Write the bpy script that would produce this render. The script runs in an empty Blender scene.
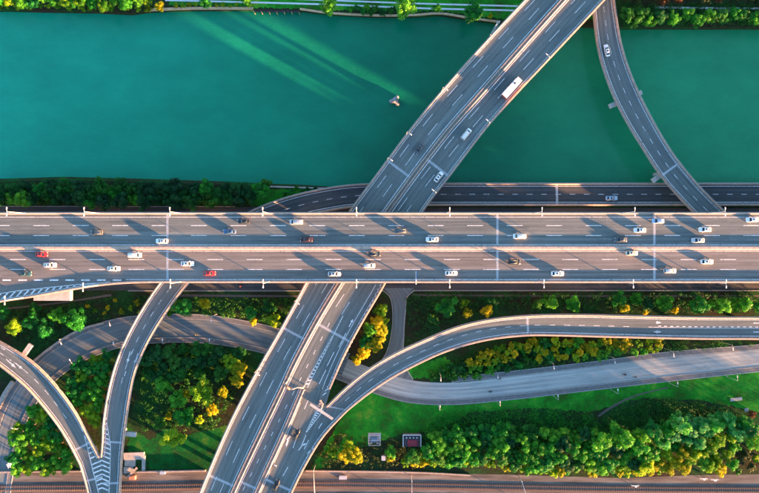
import bpy, bmesh, math, random
import numpy as np
from mathutils import Vector, Matrix
R = math.radians
random.seed(7)
scene = bpy.context.scene
COL = scene.collection

# ------------------------------------------------------------------ camera, sky, sun, exposure
ZC = 259.0                 # camera height above the ground, metres
F = 631.6                  # focal length in photo pixels
CX, CY = 379.5, 246.5
SUN_AZ = R(119.0)          # clockwise from +Y: low evening sun beyond the lower right corner
SUN_EL = R(5.0)

cam_d = bpy.data.cameras.new("camera")
cam_d.sensor_width = 36.0
cam_d.lens = 36.0 * F / 759.0
cam_d.clip_start = 1.0
cam_d.clip_end = 4000.0
cam = bpy.data.objects.new("camera", cam_d)
cam.location = (0, 0, ZC)
COL.objects.link(cam)
scene.camera = cam

world = bpy.data.worlds.new("World")
scene.world = world
world.use_nodes = True
wn = world.node_tree.nodes; wl = world.node_tree.links
wn.clear()
sky = wn.new("ShaderNodeTexSky"); sky.sky_type = 'NISHITA'; sky.sun_disc = False
sky.sun_elevation = SUN_EL; sky.sun_rotation = SUN_AZ
sky.altitude = 50; sky.air_density = 1.0; sky.dust_density = 0.8; sky.ozone_density = 2.5
bg = wn.new("ShaderNodeBackground"); bg.inputs[1].default_value = 0.085
wo = wn.new("ShaderNodeOutputWorld")
wl.new(sky.outputs[0], bg.inputs[0]); wl.new(bg.outputs[0], wo.inputs[0])

sun_d = bpy.data.lights.new("sun", 'SUN'); sun_d.energy = 5.0; sun_d.angle = R(1.0)
sun_d.color = (1.0, 0.46, 0.19)
sun = bpy.data.objects.new("sun", sun_d); COL.objects.link(sun)
sdir = Vector((math.sin(SUN_AZ) * math.cos(SUN_EL), math.cos(SUN_AZ) * math.cos(SUN_EL), math.sin(SUN_EL)))
sun.rotation_euler = sdir.to_track_quat('Z', 'Y').to_euler()
sun.location = sdir * 300

scene.view_settings.view_transform = 'Standard'
scene.view_settings.look = 'None'
scene.view_settings.gamma = 1.0
scene.view_settings.use_curve_mapping = False
scene.view_settings.exposure = 3.6
scene.cycles.max_bounces = 6

# ------------------------------------------------------------------ helpers
def W(px, py, z=0.0):
    """photo measurement -> metres, for a thing whose height above the ground is z"""
    s = (ZC - z) / F
    return Vector(((px - CX) * s, (CY - py) * s, z))

def tag(o, label=None, cat=None, group=None, kind=None):
    if label: o["label"] = label
    if cat: o["category"] = cat
    if group: o["group"] = group
    if kind: o["kind"] = kind
    return o

def empty(name, loc=(0, 0, 0), rz=0.0):
    o = bpy.data.objects.new(name, None)
    o.location = loc; o.rotation_euler = (0, 0, rz)
    o.empty_display_size = 0.5
    COL.objects.link(o)
    return o

def mobj(name, verts, faces, mat, parent=None, smooth=False, uv=None, local=False):
    me = bpy.data.meshes.new(name)
    me.from_pydata([tuple(v) for v in verts], [], faces)
    if uv is not None:
        lay = me.uv_layers.new(name="UVMap")
        for lp in me.loops:
            lay.data[lp.index].uv = uv[lp.vertex_index]
    if smooth:
        me.polygons.foreach_set("use_smooth", [True] * len(me.polygons))
    if mat: me.materials.append(mat)
    me.update()
    o = bpy.data.objects.new(name, me)
    COL.objects.link(o)
    if parent is not None:
        o.parent = parent
        if not local:
            o.matrix_parent_inverse = (Matrix.Translation(parent.location) @ parent.rotation_euler.to_matrix().to_4x4()).inverted()
    return o

class MB:
    """collects boxes, tubes and polygons of ONE part"""
    def __init__(s): s.v = []; s.f = []
    def add(s, verts, faces):
        b = len(s.v); s.v += [Vector(v) for v in verts]; s.f += [tuple(b + i for i in f) for f in faces]; return s
    def box(s, c, d, rz=0.0, taper=1.0):
        c = Vector(c); m = Matrix.Rotation(rz, 3, 'Z'); hx, hy, hz = d[0] / 2, d[1] / 2, d[2] / 2
        vs = []
        for z, t in ((-hz, 1), (hz, taper)):
            for x, y in ((-hx, -hy), (hx, -hy), (hx, hy), (-hx, hy)):
                vs.append(c + m @ Vector((x * t, y * t, z)))
        return s.add(vs, [(3, 2, 1, 0), (4, 5, 6, 7), (0, 1, 5, 4), (1, 2, 6, 5), (2, 3, 7, 6), (3, 0, 4, 7)])
    def tube(s, pts, rad, n=8, cap=True):
        pts = [Vector(p) for p in pts]
        if not isinstance(rad, (list, tuple)): rad = [rad] * len(pts)
        rings = []
        for i, p in enumerate(pts):
            d = (pts[min(i + 1, len(pts) - 1)] - pts[max(i - 1, 0)]).normalized()
            a = d.cross(Vector((0, 0, 1)))
            if a.length < 1e-3: a = Vector((1, 0, 0))
            a.normalize(); b = d.cross(a)
            rings.append([p + (a * math.cos(2 * math.pi * k / n) + b * math.sin(2 * math.pi * k / n)) * rad[i] for k in range(n)])
        vs = [v for r in rings for v in r]; fs = []
        for i in range(len(pts) - 1):
            for k in range(n):
                fs.append((i * n + k, i * n + (k + 1) % n, (i + 1) * n + (k + 1) % n, (i + 1) * n + k))
        if cap:
            fs.append(tuple(range(n))[::-1]); fs.append(tuple((len(pts) - 1) * n + k for k in range(n)))
        return s.add(vs, fs)
    def poly(s, vs): return s.add(vs, [tuple(range(len(vs)))])
    def build(s, name, mat, parent=None, smooth=False, local=False):
        return mobj(name, s.v, s.f, mat, parent, smooth, None, local)

def copy_tree(o, parent=None):
    c = o.copy(); COL.objects.link(c)
    if parent is not None: c.parent = parent
    for ch in list(o.children): copy_tree(ch, c)
    return c

# ------------------------------------------------------------------ materials
MATS = {}
def nodes_of(name):
    m = bpy.data.materials.new(name); m.use_nodes = True
    n = m.node_tree.nodes; l = m.node_tree.links
    b = n["Principled BSDF"]
    MATS[name] = m
    return m, n, l, b

def noise(n, l, vec, scale, detail=4, rough=0.6):
    t = n.new("ShaderNodeTexNoise"); t.inputs["Scale"].default_value = scale
    t.inputs["Detail"].default_value = detail; t.inputs["Roughness"].default_value = rough
    l.new(vec, t.inputs["Vector"]); return t.outputs[0]

def ramp(n, l, fac, stops):
    r = n.new("ShaderNodeValToRGB"); e = r.color_ramp.elements
    while len(e) < len(stops): e.new(0.5)
    for i, (p, c) in enumerate(stops):
        e[i].position = p; e[i].color = (c[0], c[1], c[2], 1)
    l.new(fac, r.inputs[0]); return r.outputs[0]

def mix(n, l, fac, a, b, mode='MIX'):
    m = n.new("ShaderNodeMix"); m.data_type = 'RGBA'; m.blend_type = mode
    for sock, v in ((m.inputs[0], fac), (m.inputs[6], a), (m.inputs[7], b)):
        if hasattr(v, "is_output"): l.new(v, sock)
        elif isinstance(v, (int, float)): sock.default_value = v
        else: sock.default_value = (v[0], v[1], v[2], 1)
    return m.outputs[2]

def mapped(n, l, src, scale):
    mp = n.new("ShaderNodeMapping"); mp.inputs["Scale"].default_value = scale
    l.new(src, mp.inputs[0]); return mp.outputs[0]

def bump(n, l, b, h, strength, dist=0.05):
    bm = n.new("ShaderNodeBump"); bm.inputs["Strength"].default_value = strength
    bm.inputs["Distance"].default_value = dist
    l.new(h, bm.inputs["Height"]); l.new(bm.outputs[0], b.inputs["Normal"])

def plain(name, col, rough=0.6, metal=0.0, var=0.15, scale=1.5, spec=0.5, coat=0.0):
    m, n, l, b = nodes_of(name)
    g = n.new("ShaderNodeNewGeometry")
    f = noise(n, l, g.outputs["Position"], scale, 5)
    lo = [c * (1 - var) for c in col]; hi = [min(1, c * (1 + var)) for c in col]
    l.new(ramp(n, l, f, [(0.3, lo), (0.7, hi)]), b.inputs["Base Color"])
    b.inputs["Roughness"].default_value = rough; b.inputs["Metallic"].default_value = metal
    b.inputs["Specular IOR Level"].default_value = spec
    b.inputs["Coat Weight"].default_value = coat
    return m

def asphalt(name, c, warm=0.0):
    m, n, l, b = nodes_of(name)
    g = n.new("ShaderNodeNewGeometry"); u = n.new("ShaderNodeUVMap"); u.uv_map = "UVMap"
    pos = g.outputs["Position"]
    big = noise(n, l, pos, 0.035, 4)
    streak = noise(n, l, mapped(n, l, u.outputs[0], (1.1, 0.016, 1)), 1.0, 5, 0.65)
    fine = noise(n, l, pos, 2.2, 4, 0.7)
    c = Vector(c)
    col = ramp(n, l, streak, [(0.30, c * 0.70), (0.5, c), (0.72, c * 1.32)])
    col = mix(n, l, 0.55, col, ramp(n, l, big, [(0.3, Vector((0.62, 0.66, 0.70))), (0.7, Vector((1.12, 1.06, 1.0)))]), 'MULTIPLY')
    col = mix(n, l, 0.5, col, ramp(n, l, fine, [(0.3, (0.72, 0.72, 0.72)), (0.7, (1.2, 1.2, 1.2))]), 'MULTIPLY')
    # resurfaced lengths of road, each a little darker or paler than the next
    br = n.new("ShaderNodeTexBrick"); br.inputs["Scale"].default_value = 1.0
    br.inputs["Mortar Size"].default_value = 0.0; br.inputs["Brick Width"].default_value = 47.0
    br.inputs["Row Height"].default_value = 3.75; br.offset = 0.37
    br.inputs["Color1"].default_value = (0.86, 0.87, 0.88, 1); br.inputs["Color2"].default_value = (1.1, 1.1, 1.1, 1)
    sw = n.new("ShaderNodeSeparateXYZ"); cb = n.new("ShaderNodeCombineXYZ")
    l.new(u.outputs[0], sw.inputs[0]); l.new(sw.outputs[1], cb.inputs[0]); l.new(sw.outputs[0], cb.inputs[1])
    l.new(cb.outputs[0], br.inputs["Vector"])
    col = mix(n, l, 0.6, col, br.outputs[0], 'MULTIPLY')
    # oil and rubber: dark blotches drawn out along the lanes, and pale dusty ones
    oil = noise(n, l, mapped(n, l, u.outputs[0], (0.9, 0.07, 1)), 1.0, 6, 0.7)
    col = mix(n, l, 0.75, col, ramp(n, l, oil, [(0.34, (0.62, 0.63, 0.66)), (0.47, (1.0, 1.0, 1.0)), (0.62, (1.0, 1.0, 1.0)), (0.75, (1.22, 1.2, 1.16))]), 'MULTIPLY')
    wv = n.new("ShaderNodeTexWave"); wv.wave_type = 'BANDS'; wv.bands_direction = 'X'; wv.inputs["Scale"].default_value = 0.17
    wv.inputs["Distortion"].default_value = 0.6; wv.inputs["Detail"].default_value = 2; wv.inputs["Detail Scale"].default_value = 0.3
    l.new(mapped(n, l, u.outputs[0], (1, 0.02, 1)), wv.inputs["Vector"])
    col = mix(n, l, 0.35, col, ramp(n, l, wv.outputs[1], [(0.2, (0.78, 0.79, 0.81)), (0.7, (1.08, 1.07, 1.06))]), 'MULTIPLY')
    l.new(col, b.inputs["Base Color"])
    b.inputs["Roughness"].default_value = 0.88
    b.inputs["Specular IOR Level"].default_value = 0.25
    bump(n, l, b, fine, 0.25, 0.03)
    return m

M_ASPH = asphalt("asphalt_highway", (0.152, 0.175, 0.170))
M_ASPH_W = asphalt("asphalt_highway_older", (0.195, 0.186, 0.172))
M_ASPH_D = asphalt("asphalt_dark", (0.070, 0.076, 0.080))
M_ASPH_G = asphalt("asphalt_street", (0.165, 0.205, 0.215))
M_STREET = asphalt("concrete_street", (0.40, 0.43, 0.41))
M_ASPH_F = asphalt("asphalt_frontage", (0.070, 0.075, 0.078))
M_PAVE = plain("pavement_concrete", (0.14, 0.145, 0.145), 0.9, var=0.22, scale=0.6)
M_KERB = plain("kerb_stone", (0.30, 0.30, 0.29), 0.9, var=0.2, scale=1.0)
M_CONC = plain("parapet_concrete", (0.38, 0.30, 0.255), 0.85, var=0.28, scale=0.9)
M_CONC_D = plain("pier_concrete", (0.44, 0.41, 0.38), 0.9, var=0.2, scale=0.5)
M_JOINT = plain("joint_concrete", (0.30, 0.31, 0.31), 0.85, var=0.25, scale=0.8)
M_RAIL = plain("rail_paint", (0.45, 0.42, 0.40), 0.5, metal=0.0, var=0.08)
M_WHITE = plain("lamp_white_paint", (0.62, 0.62, 0.62), 0.4, var=0.05)
M_LENS = plain("lamp_lens", (0.70, 0.72, 0.74), 0.25, var=0.05)
M_STEEL = plain("galvanised_steel", (0.50, 0.51, 0.53), 0.45, metal=0.4, var=0.1)
M_SIGN = plain("sign_blue", (0.03, 0.12, 0.35), 0.4, var=0.08)
M_RUSTP = plain("sign_back_primer", (0.42, 0.20, 0.13), 0.6, var=0.2)
M_RED = plain("red_metal_roof", (0.22, 0.02, 0.035), 0.55, var=0.25, scale=1.0)

def paint(name, c):
    m, n, l, b = nodes_of(name)
    g = n.new("ShaderNodeNewGeometry")
    f = noise(n, l, g.outputs["Position"], 1.3, 6, 0.7)
    c = Vector(c)
    l.new(ramp(n, l, f, [(0.34, c * 0.30), (0.46, c * 0.8), (0.62, c)]), b.inputs["Base Color"])
    b.inputs["Roughness"].default_value = 0.7
    return m
M_PAINT = paint("road_paint", (0.80, 0.80, 0.79))
M_PAINT_D = paint("road_paint_worn", (0.55, 0.56, 0.57))

# river: murky green water, still, with a fine ripple
def water_mat():
    m, n, l, b = nodes_of("river_water")
    g = n.new("ShaderNodeNewGeometry"); pos = g.outputs["Position"]
    # sky reflection painted along x: pale cyan left, dark middle, greener right, with noise
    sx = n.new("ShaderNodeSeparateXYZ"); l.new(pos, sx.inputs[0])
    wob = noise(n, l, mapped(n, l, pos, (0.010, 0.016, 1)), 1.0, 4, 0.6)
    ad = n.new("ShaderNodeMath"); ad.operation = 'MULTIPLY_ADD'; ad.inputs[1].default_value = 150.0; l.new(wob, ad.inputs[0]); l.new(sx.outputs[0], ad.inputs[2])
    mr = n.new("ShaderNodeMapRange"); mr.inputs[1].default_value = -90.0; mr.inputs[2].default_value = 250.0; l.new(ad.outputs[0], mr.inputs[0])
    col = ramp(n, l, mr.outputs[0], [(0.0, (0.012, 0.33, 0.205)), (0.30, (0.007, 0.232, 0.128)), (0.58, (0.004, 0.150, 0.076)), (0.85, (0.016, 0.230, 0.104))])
    clouds = noise(n, l, mapped(n, l, pos, (1.0, 1.7, 1)), 0.045, 7, 0.68)
    col = mix(n, l, 0.5, col, ramp(n, l, clouds, [(0.35, (0.72, 0.74, 0.76)), (0.65, (1.18, 1.16, 1.12))]), 'MULTIPLY')
    spk = noise(n, l, mapped(n, l, pos, (1.2, 0.55, 1)), 1.0, 3, 0.6)
    col = mix(n, l, 0.6, col, ramp(n, l, spk, [(0.68, (0, 0, 0)), (0.80, (0.06, 0.07, 0.07))]), 'ADD')
    l.new(col, b.inputs["Base Color"])
    b.inputs["Roughness"].default_value = 0.12
    b.inputs["IOR"].default_value = 1.33
    rp = noise(n, l, mapped(n, l, pos, (0.55, 0.9, 1)), 1.0, 4, 0.6)
    bump(n, l, b, rp, 0.45, 0.16)
    return m
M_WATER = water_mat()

def ground_mat():
    m, n, l, b = nodes_of("ground_soil_and_scrub")
    g = n.new("ShaderNodeNewGeometry"); pos = g.outputs["Position"]
    a = noise(n, l, pos, 0.055, 5, 0.6); f = noise(n, l, pos, 0.9, 5, 0.75)
    c1 = ramp(n, l, a, [(0.36, (0.035, 0.028, 0.018)), (0.5, (0.022, 0.040, 0.016)), (0.64, (0.012, 0.075, 0.018))])
    c = mix(n, l, 0.8, c1, ramp(n, l, f, [(0.3, (0.4, 0.42, 0.4)), (0.7, (1.5, 1.45, 1.35))]), 'MULTIPLY')
    l.new(c, b.inputs["Base Color"]); b.inputs["Roughness"].default_value = 0.95
    b.inputs["Specular IOR Level"].default_value = 0.1
    bump(n, l, b, f, 0.6, 0.3)
    return m
M_GROUND = ground_mat()

def lawn_mat():
    m, n, l, b = nodes_of("mown_lawn")
    g = n.new("ShaderNodeNewGeometry"); pos = g.outputs["Position"]
    a = noise(n, l, pos, 0.085, 7, 0.72); f = noise(n, l, pos, 1.1, 5, 0.75)
    c1 = ramp(n, l, a, [(0.34, (0.030, 0.085, 0.012)), (0.45, (0.014, 0.16, 0.014)), (0.56, (0.022, 0.26, 0.020)), (0.68, (0.16, 0.29, 0.028))])
    c = mix(n, l, 0.6, c1, ramp(n, l, f, [(0.3, (0.55, 0.58, 0.55)), (0.7, (1.35, 1.3, 1.3))]), 'MULTIPLY')
    dry = noise(n, l, mapped(n, l, pos, (1, 1.8, 1)), 0.16, 7, 0.7)
    dm = n.new("ShaderNodeMapRange"); dm.inputs[1].default_value = 0.54; dm.inputs[2].default_value = 0.70; dm.inputs[4].default_value = 0.7; l.new(dry, dm.inputs[0])
    c = mix(n, l, dm.outputs[0], c, (0.085, 0.105, 0.032))
    l.new(c, b.inputs["Base Color"]); b.inputs["Roughness"].default_value = 0.95
    b.inputs["Specular IOR Level"].default_value = 0.1
    bump(n, l, b, f, 0.5, 0.2)
    return m
M_LAWN = lawn_mat()

def ballast_mat():
    m, n, l, b = nodes_of("rail_ballast")
    g = n.new("ShaderNodeNewGeometry"); pos = g.outputs["Position"]
    a = noise(n, l, mapped(n, l, pos, (0.06, 0.5, 1)), 1.0, 5, 0.6); f = noise(n, l, pos, 3.0, 5, 0.8)
    c1 = ramp(n, l, a, [(0.3, (0.055, 0.048, 0.042)), (0.5, (0.115, 0.104, 0.094)), (0.7, (0.19, 0.178, 0.165))])
    c = mix(n, l, 0.7, c1, ramp(n, l, f, [(0.3, (0.6, 0.6, 0.6)), (0.7, (1.3, 1.3, 1.3))]), 'MULTIPLY')
    l.new(c, b.inputs["Base Color"]); b.inputs["Roughness"].default_value = 0.95
    bump(n, l, b, f, 0.5, 0.1)
    return m
M_BALLAST = ballast_mat()
M_SLEEPER = plain("sleeper_concrete", (0.20, 0.15, 0.125), 0.9, var=0.25)
M_RAILS = plain("rail_steel", (0.16, 0.10, 0.08), 0.4, metal=0.6, var=0.2)
M_TRACKBED = plain("oily_trackbed", (0.115, 0.08, 0.065), 0.95, var=0.3, scale=2.0)
M_WALL = plain("quay_stone_sun_tint", (0.50, 0.34, 0.20), 0.9, var=0.25, scale=0.8)  # orange puts the low sun's warmth into the stone colour
M_PALE = plain("pale_paving", (0.58, 0.60, 0.62), 0.8, var=0.12, scale=0.7)

def leaf_mat(name, stops, transl=0.30):
    m, n, l, b = nodes_of(name)
    out = n["Material Output"]
    at = n.new("ShaderNodeAttribute"); at.attribute_name = "tint"
    oi = n.new("ShaderNodeObjectInfo")
    c = ramp(n, l, at.outputs["Fac"], stops)
    hs = n.new("ShaderNodeHueSaturation")
    mr = n.new("ShaderNodeMapRange"); mr.inputs[3].default_value = 0.462; mr.inputs[4].default_value = 0.522
    mv = n.new("ShaderNodeMapRange"); mv.inputs[3].default_value = 1.38; mv.inputs[4].default_value = 0.66
    l.new(oi.outputs["Random"], mr.inputs[0]); l.new(oi.outputs["Random"], mv.inputs[0])
    l.new(mr.outputs[0], hs.inputs["Hue"]); l.new(mv.outputs[0], hs.inputs["Value"]); l.new(c, hs.inputs["Color"])
    b.inputs["Roughness"].default_value = 0.6; b.inputs["Specular IOR Level"].default_value = 0.25
    l.new(hs.outputs[0], b.inputs["Base Color"])
    tr = n.new("ShaderNodeBsdfTranslucent"); l.new(hs.outputs[0], tr.inputs[0])
    mx = n.new("ShaderNodeMixShader"); mx.inputs[0].default_value = transl
    l.new(b.outputs[0], mx.inputs[1]); l.new(tr.outputs[0], mx.inputs[2]); l.new(mx.outputs[0], out.inputs[0])
    return m
LEAF = {
    'green': leaf_mat("leaf_green", [(0.0, (0.004, 0.10, 0.008)), (0.5, (0.012, 0.25, 0.016)), (1.0, (0.06, 0.38, 0.02))]),
    'bank': leaf_mat("leaf_bank_green", [(0.0, (0.003, 0.035, 0.012)), (0.5, (0.006, 0.075, 0.022)), (1.0, (0.012, 0.13, 0.03))]),
    'dark': leaf_mat("leaf_dark_green", [(0.0, (0.004, 0.055, 0.010)), (0.5, (0.008, 0.125, 0.018)), (1.0, (0.02, 0.20, 0.022))]),
    'lime': leaf_mat("leaf_lime", [(0.0, (0.03, 0.19, 0.006)), (0.5, (0.13, 0.34, 0.008)), (1.0, (0.28, 0.42, 0.012))], .4),
    'yellow': leaf_mat("leaf_yellow", [(0.0, (0.12, 0.24, 0.004)), (0.5, (0.34, 0.37, 0.005)), (1.0, (0.52, 0.46, 0.008))], .4),  # sun-yellowed foliage put into leaf colour; yellow-leaved trees share it
    'blue': leaf_mat("leaf_bluegreen", [(0.0, (0.006, 0.13, 0.030)), (0.5, (0.02, 0.27, 0.060)), (1.0, (0.13, 0.42, 0.14))]),
    'rust': leaf_mat("leaf_rust", [(0.0, (0.05, 0.022, 0.010)), (0.5, (0.16, 0.060, 0.018)), (1.0, (0.30, 0.12, 0.03))]),
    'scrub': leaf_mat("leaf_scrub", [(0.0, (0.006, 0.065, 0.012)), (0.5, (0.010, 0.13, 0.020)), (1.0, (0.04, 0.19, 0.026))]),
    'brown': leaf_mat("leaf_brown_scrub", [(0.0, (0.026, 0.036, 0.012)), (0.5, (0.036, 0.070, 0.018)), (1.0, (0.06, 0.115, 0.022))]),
}
M_BARK = plain("bark", (0.09, 0.065, 0.045), 0.9, var=0.3, scale=3)

# ------------------------------------------------------------------ ground sheet and river
ZW = -2.6
north_shore = [(-700, 9), (-40, 9), (0, 9), (45, 10), (100, 11), (130, 12.5), (150, 10), (190, 8.5), (253, 8.5), (300, 9), (330, 13), (385, 15.5),
               (415, 15), (440, 13.5), (470, 18), (500, 22), (560, 24), (620, 27), (700, 27), (800, 27), (1500, 27)]
south_shore = [(-700, 182), (0, 182), (60, 180), (140, 182), (230, 185), (270, 187), (300, 188), (330, 190), (1500, 190)]
def interp(poly, x):
    for (x0, y0), (x1, y1) in zip(poly, poly[1:]):
        if x0 <= x <= x1: return y0 + (y1 - y0) * (x - x0) / (x1 - x0)
    return poly[-1][1]
cols = [-650, -450, -300, -200] + list(range(-150, 920, 8)) + [1000, 1150, 1300, 1450]
rows = None; V = []; Fc = []
for px in cols:
    yn = W(px, interp(north_shore, px)).y; ys = W(px, interp(south_shore, px)).y; x = W(px, 0).x
    prof = [(420, 0), (yn + 12, 0), (yn, 0), (yn - 0.5, ZW - 3), (ys + 3.5, ZW - 3), (ys, 0), (ys - 10, 0), (-40, 0), (-420, 0)]
    V += [(x, y, z) for y, z in prof]
nr = 9
for i in range(len(cols) - 1):
    for j in range(nr - 1):
        a = i * nr + j; Fc.append((a, a + 1, a + nr + 1, a + nr))
tag(mobj("ground", V, Fc, M_GROUND), kind='structure')
wx0, wx1 = W(-650, 0).x, W(1450, 0).x
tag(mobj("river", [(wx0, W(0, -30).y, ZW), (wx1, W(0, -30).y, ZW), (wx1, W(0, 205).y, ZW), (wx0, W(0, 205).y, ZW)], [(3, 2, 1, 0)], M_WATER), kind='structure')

# ------------------------------------------------------------------ road ribbons
def spline(pts, n):
    P = [np.array(p, float) for p in pts]
    if len(P) == 2:
        dense = [P[0] + (P[1] - P[0]) * t for t in np.linspace(0, 1, 60)]
    else:
        Q = [2 * P[0] - P[1]] + P + [2 * P[-1] - P[-2]]
        dense = []
        for i in range(1, len(Q) - 2):
            p0, p1, p2, p3 = Q[i - 1], Q[i], Q[i + 1], Q[i + 2]
            d1 = max(np.linalg.norm(p1 - p0), 1e-6) ** 0.5; d2 = max(np.linalg.norm(p2 - p1), 1e-6) ** 0.5; d3 = max(np.linalg.norm(p3 - p2), 1e-6) ** 0.5
            m1 = ((p1 - p0) / d1 - (p2 - p0) / (d1 + d2) + (p2 - p1) / d2) * d2
            m2 = ((p2 - p1) / d2 - (p3 - p1) / (d2 + d3) + (p3 - p2) / d3) * d2
            for t in np.linspace(0, 1, 24, endpoint=False):
                a = 2 * t ** 3 - 3 * t ** 2 + 1; b_ = t ** 3 - 2 * t ** 2 + t; c_ = -2 * t ** 3 + 3 * t ** 2; d_ = t ** 3 - t ** 2
                dense.append(a * p1 + b_ * m1 + c_ * p2 + d_ * m2)
        dense.append(P[-1])
    D = np.array(dense)
    s = np.concatenate([[0], np.cumsum(np.linalg.norm(np.diff(D, axis=0), axis=1))])
    t = np.linspace(0, s[-1], n)
    return np.stack([np.interp(t, s, D[:, k]) for k in range(3)], axis=1)

def pts3(lst, z):
    """(px,py[,z]) list to world"""
    return [tuple(W(p[0], p[1], p[2] if len(p) > 2 else z)) for p in lst]

def sides(center, half, z):
    """left/right edges (px) for a centre line; half in px, may vary per point"""
    Lp, Rp = [], []
    for i, c in enumerate(center):
        a = center[max(i - 1, 0)]; b = center[min(i + 1, len(center) - 1)]
        tx, ty = b[0] - a[0], b[1] - a[1]; k = math.hypot(tx, ty); tx /= k; ty /= k
        h = half[i] if isinstance(half, (list, tuple)) else half
        zz = c[2] if len(c) > 2 else z
        Lp.append((c[0] + ty * h, c[1] - tx * h, zz)); Rp.append((c[0] - ty * h, c[1] + tx * h, zz))
    return Lp, Rp

class Deck:
    def __init__(s, Lp, Rp, z=0.0, step=3.0):
        L0 = pts3(Lp, z); R0 = pts3(Rp, z)
        ln = sum((Vector(a) - Vector(b)).length for a, b in zip(L0, L0[1:]))
        s.n = max(8, int(ln / step))
        s.L = spline(L0, s.n); s.Rr = spline(R0, s.n)
        C = (s.L + s.Rr) / 2
        DL, DR = spline(L0, 1500), spline(R0, 1500)
        for _ in range(2):
            cs = np.concatenate([[0], np.cumsum(np.linalg.norm(np.diff(C, axis=0), axis=1))])
            for i in range(1, s.n - 1):
                t = C[i + 1] - C[i - 1]; t[2] = 0; t /= np.linalg.norm(t)
                w = min(1.0, min(cs[i], cs[-1] - cs[i]) / 18.0)
                for E, D in ((s.L, DL), (s.Rr, DR)):
                    dv = D - C[i]; k = np.argmin(np.abs(dv @ t) + 1e3 * (np.linalg.norm(dv[:, :2], axis=1) > 16))
                    E[i] = E[i] * (1 - w) + D[k] * w
            C = (s.L + s.Rr) / 2
        s.s = np.concatenate([[0], np.cumsum(np.linalg.norm(np.diff(C, axis=0), axis=1))])
        s.len = s.s[-1]
    def P(s, d, u, off=0.0, dz=0.0):
        """point at distance d, at fraction u across plus off metres (positive = towards right)"""
        l = Vector([np.interp(d, s.s, s.L[:, k]) for k in range(3)]); r = Vector([np.interp(d, s.s, s.Rr[:, k]) for k in range(3)])
        ax = (r - l).normalized()
        p = l.lerp(r, u) + ax * off
        p.z += dz
        return p
    def tan(s, d):
        a = s.P(max(d - 1, 0), .5); b = s.P(min(d + 1, s.len), .5); return (b - a).normalized()
    def near(s, px, py, z=None):
        """distance along the deck nearest to a photo measurement"""
        C = (s.L + s.Rr) / 2
        best = min(range(s.n), key=lambda i: (W(px, py, C[i][2]) - Vector(C[i])).length)
        return s.s[best]

def ribbon_strip(deck, d0, d1, u, off, width, dz, step=3.0):
    n = max(2, int((d1 - d0) / step) + 1)
    vs, fs = [], []
    for i in range(n):
        d = d0 + (d1 - d0) * i / (n - 1)
        uu = u(d) if callable(u) else u
        vs += [deck.P(d, uu, off - width / 2, dz), deck.P(d, uu, off + width / 2, dz)]
        if i: fs.append((2 * i - 2, 2 * i - 1, 2 * i + 1, 2 * i))
    return vs, fs

def sheet(name, deck, mat, parent=None, dz=0.0):
    vs, fs, uv = [], [], []
    for i in range(deck.n):
        l = Vector(deck.L[i]); r = Vector(deck.Rr[i]); w = (r - l).length
        vs += [l + Vector((0, 0, dz)), r + Vector((0, 0, dz))]; uv += [(0, deck.s[i]), (w, deck.s[i])]
        if i: fs.append((2 * i - 2, 2 * i - 1, 2 * i + 1, 2 * i))
    return mobj(name, vs, fs, mat, parent, False, uv)

def deck_body(deck, mat, matside, parent, thick=1.7, inset=0.2):
    """hollow-box girder: asphalt top, concrete wings and soffit"""
    top = sheet("deck_surface", deck, mat, parent)
    vs, fs = [], []
    for i in range(deck.n):
        l = Vector(deck.L[i]); r = Vector(deck.Rr[i]); dn = Vector((0, 0, -1))
        ring = [l + dn * 0.004, l + dn * 0.38, l.lerp(r, inset) + dn * 0.7, l.lerp(r, inset + .04) + dn * thick,
                l.lerp(r, 1 - inset - .04) + dn * thick, l.lerp(r, 1 - inset) + dn * 0.7, r + dn * 0.38, r + dn * 0.004]
        vs += ring
        if i:
            for k in range(7):
                a = (i - 1) * 8 + k; b = (i - 1) * 8 + (k + 1) % 8
                fs.append((a, b, b + 8, a + 8))
    fs.append(tuple(range(8))); fs.append(tuple((deck.n - 1) * 8 + k for k in range(8))[::-1])
    mobj("girder", vs, fs, matside, parent)
    return top

def parapet(deck, side, parent, d0=None, d1=None, rail=True, h=0.8):
    """concrete safety barrier on an edge ledge with a steel hand rail"""
    d0 = 0 if d0 is None else d0; d1 = deck.len if d1 is None else d1
    prof = [(0.0, 0.0), (0.0, 0.10), (0.38, 0.10), (0.40, h), (0.62, h), (0.70, 0.35), (0.88, 0.12), (0.88, 0.0)]
    n = max(2, int((d1 - d0) / 3.0)); vs, fs = [], []
    sg = 1 if side == 0 else -1
    for i in range(n):
        d = d0 + (d1 - d0) * i / (n - 1)
        for o, z in prof: vs.append(deck.P(d, side, sg * o, z + (0 if z else -0.02)))
        if i:
            for k in range(len(prof) - 1):
                a = (i - 1) * 8 + k
                f = (a, a + 1, a + 9, a + 8); fs.append(f if side == 0 else f[::-1])
    fs.append(tuple(range(8))); fs.append(tuple((n - 1) * 8 + k for k in range(8))[::-1])
    p = mobj("parapet", vs, fs, M_CONC, parent)
    if rail:
        mb = MB()
        pts = [deck.P(d0 + (d1 - d0) * i / (n - 1), side, sg * 0.14, 0.62) for i in range(n)]
        mb.tube(pts, 0.05, 5)
        d = d0 + .5
        while d < d1:
            q = deck.P(d, side, sg * 0.14, 0.35); mb.box(q, (0.08, 0.08, 0.54)); d += 3.0
        mb.build("hand_rail", M_RAIL, p)
    return p

def line(deck, u, off, parent, width=0.22, d0=None, d1=None, name="edge_line", mat=None):
    vs, fs = ribbon_strip(deck, 0 if d0 is None else d0, deck.len if d1 is None else d1, u, off, width, 0.006)
    return mobj(name, vs, fs, mat or M_PAINT, parent)

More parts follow.
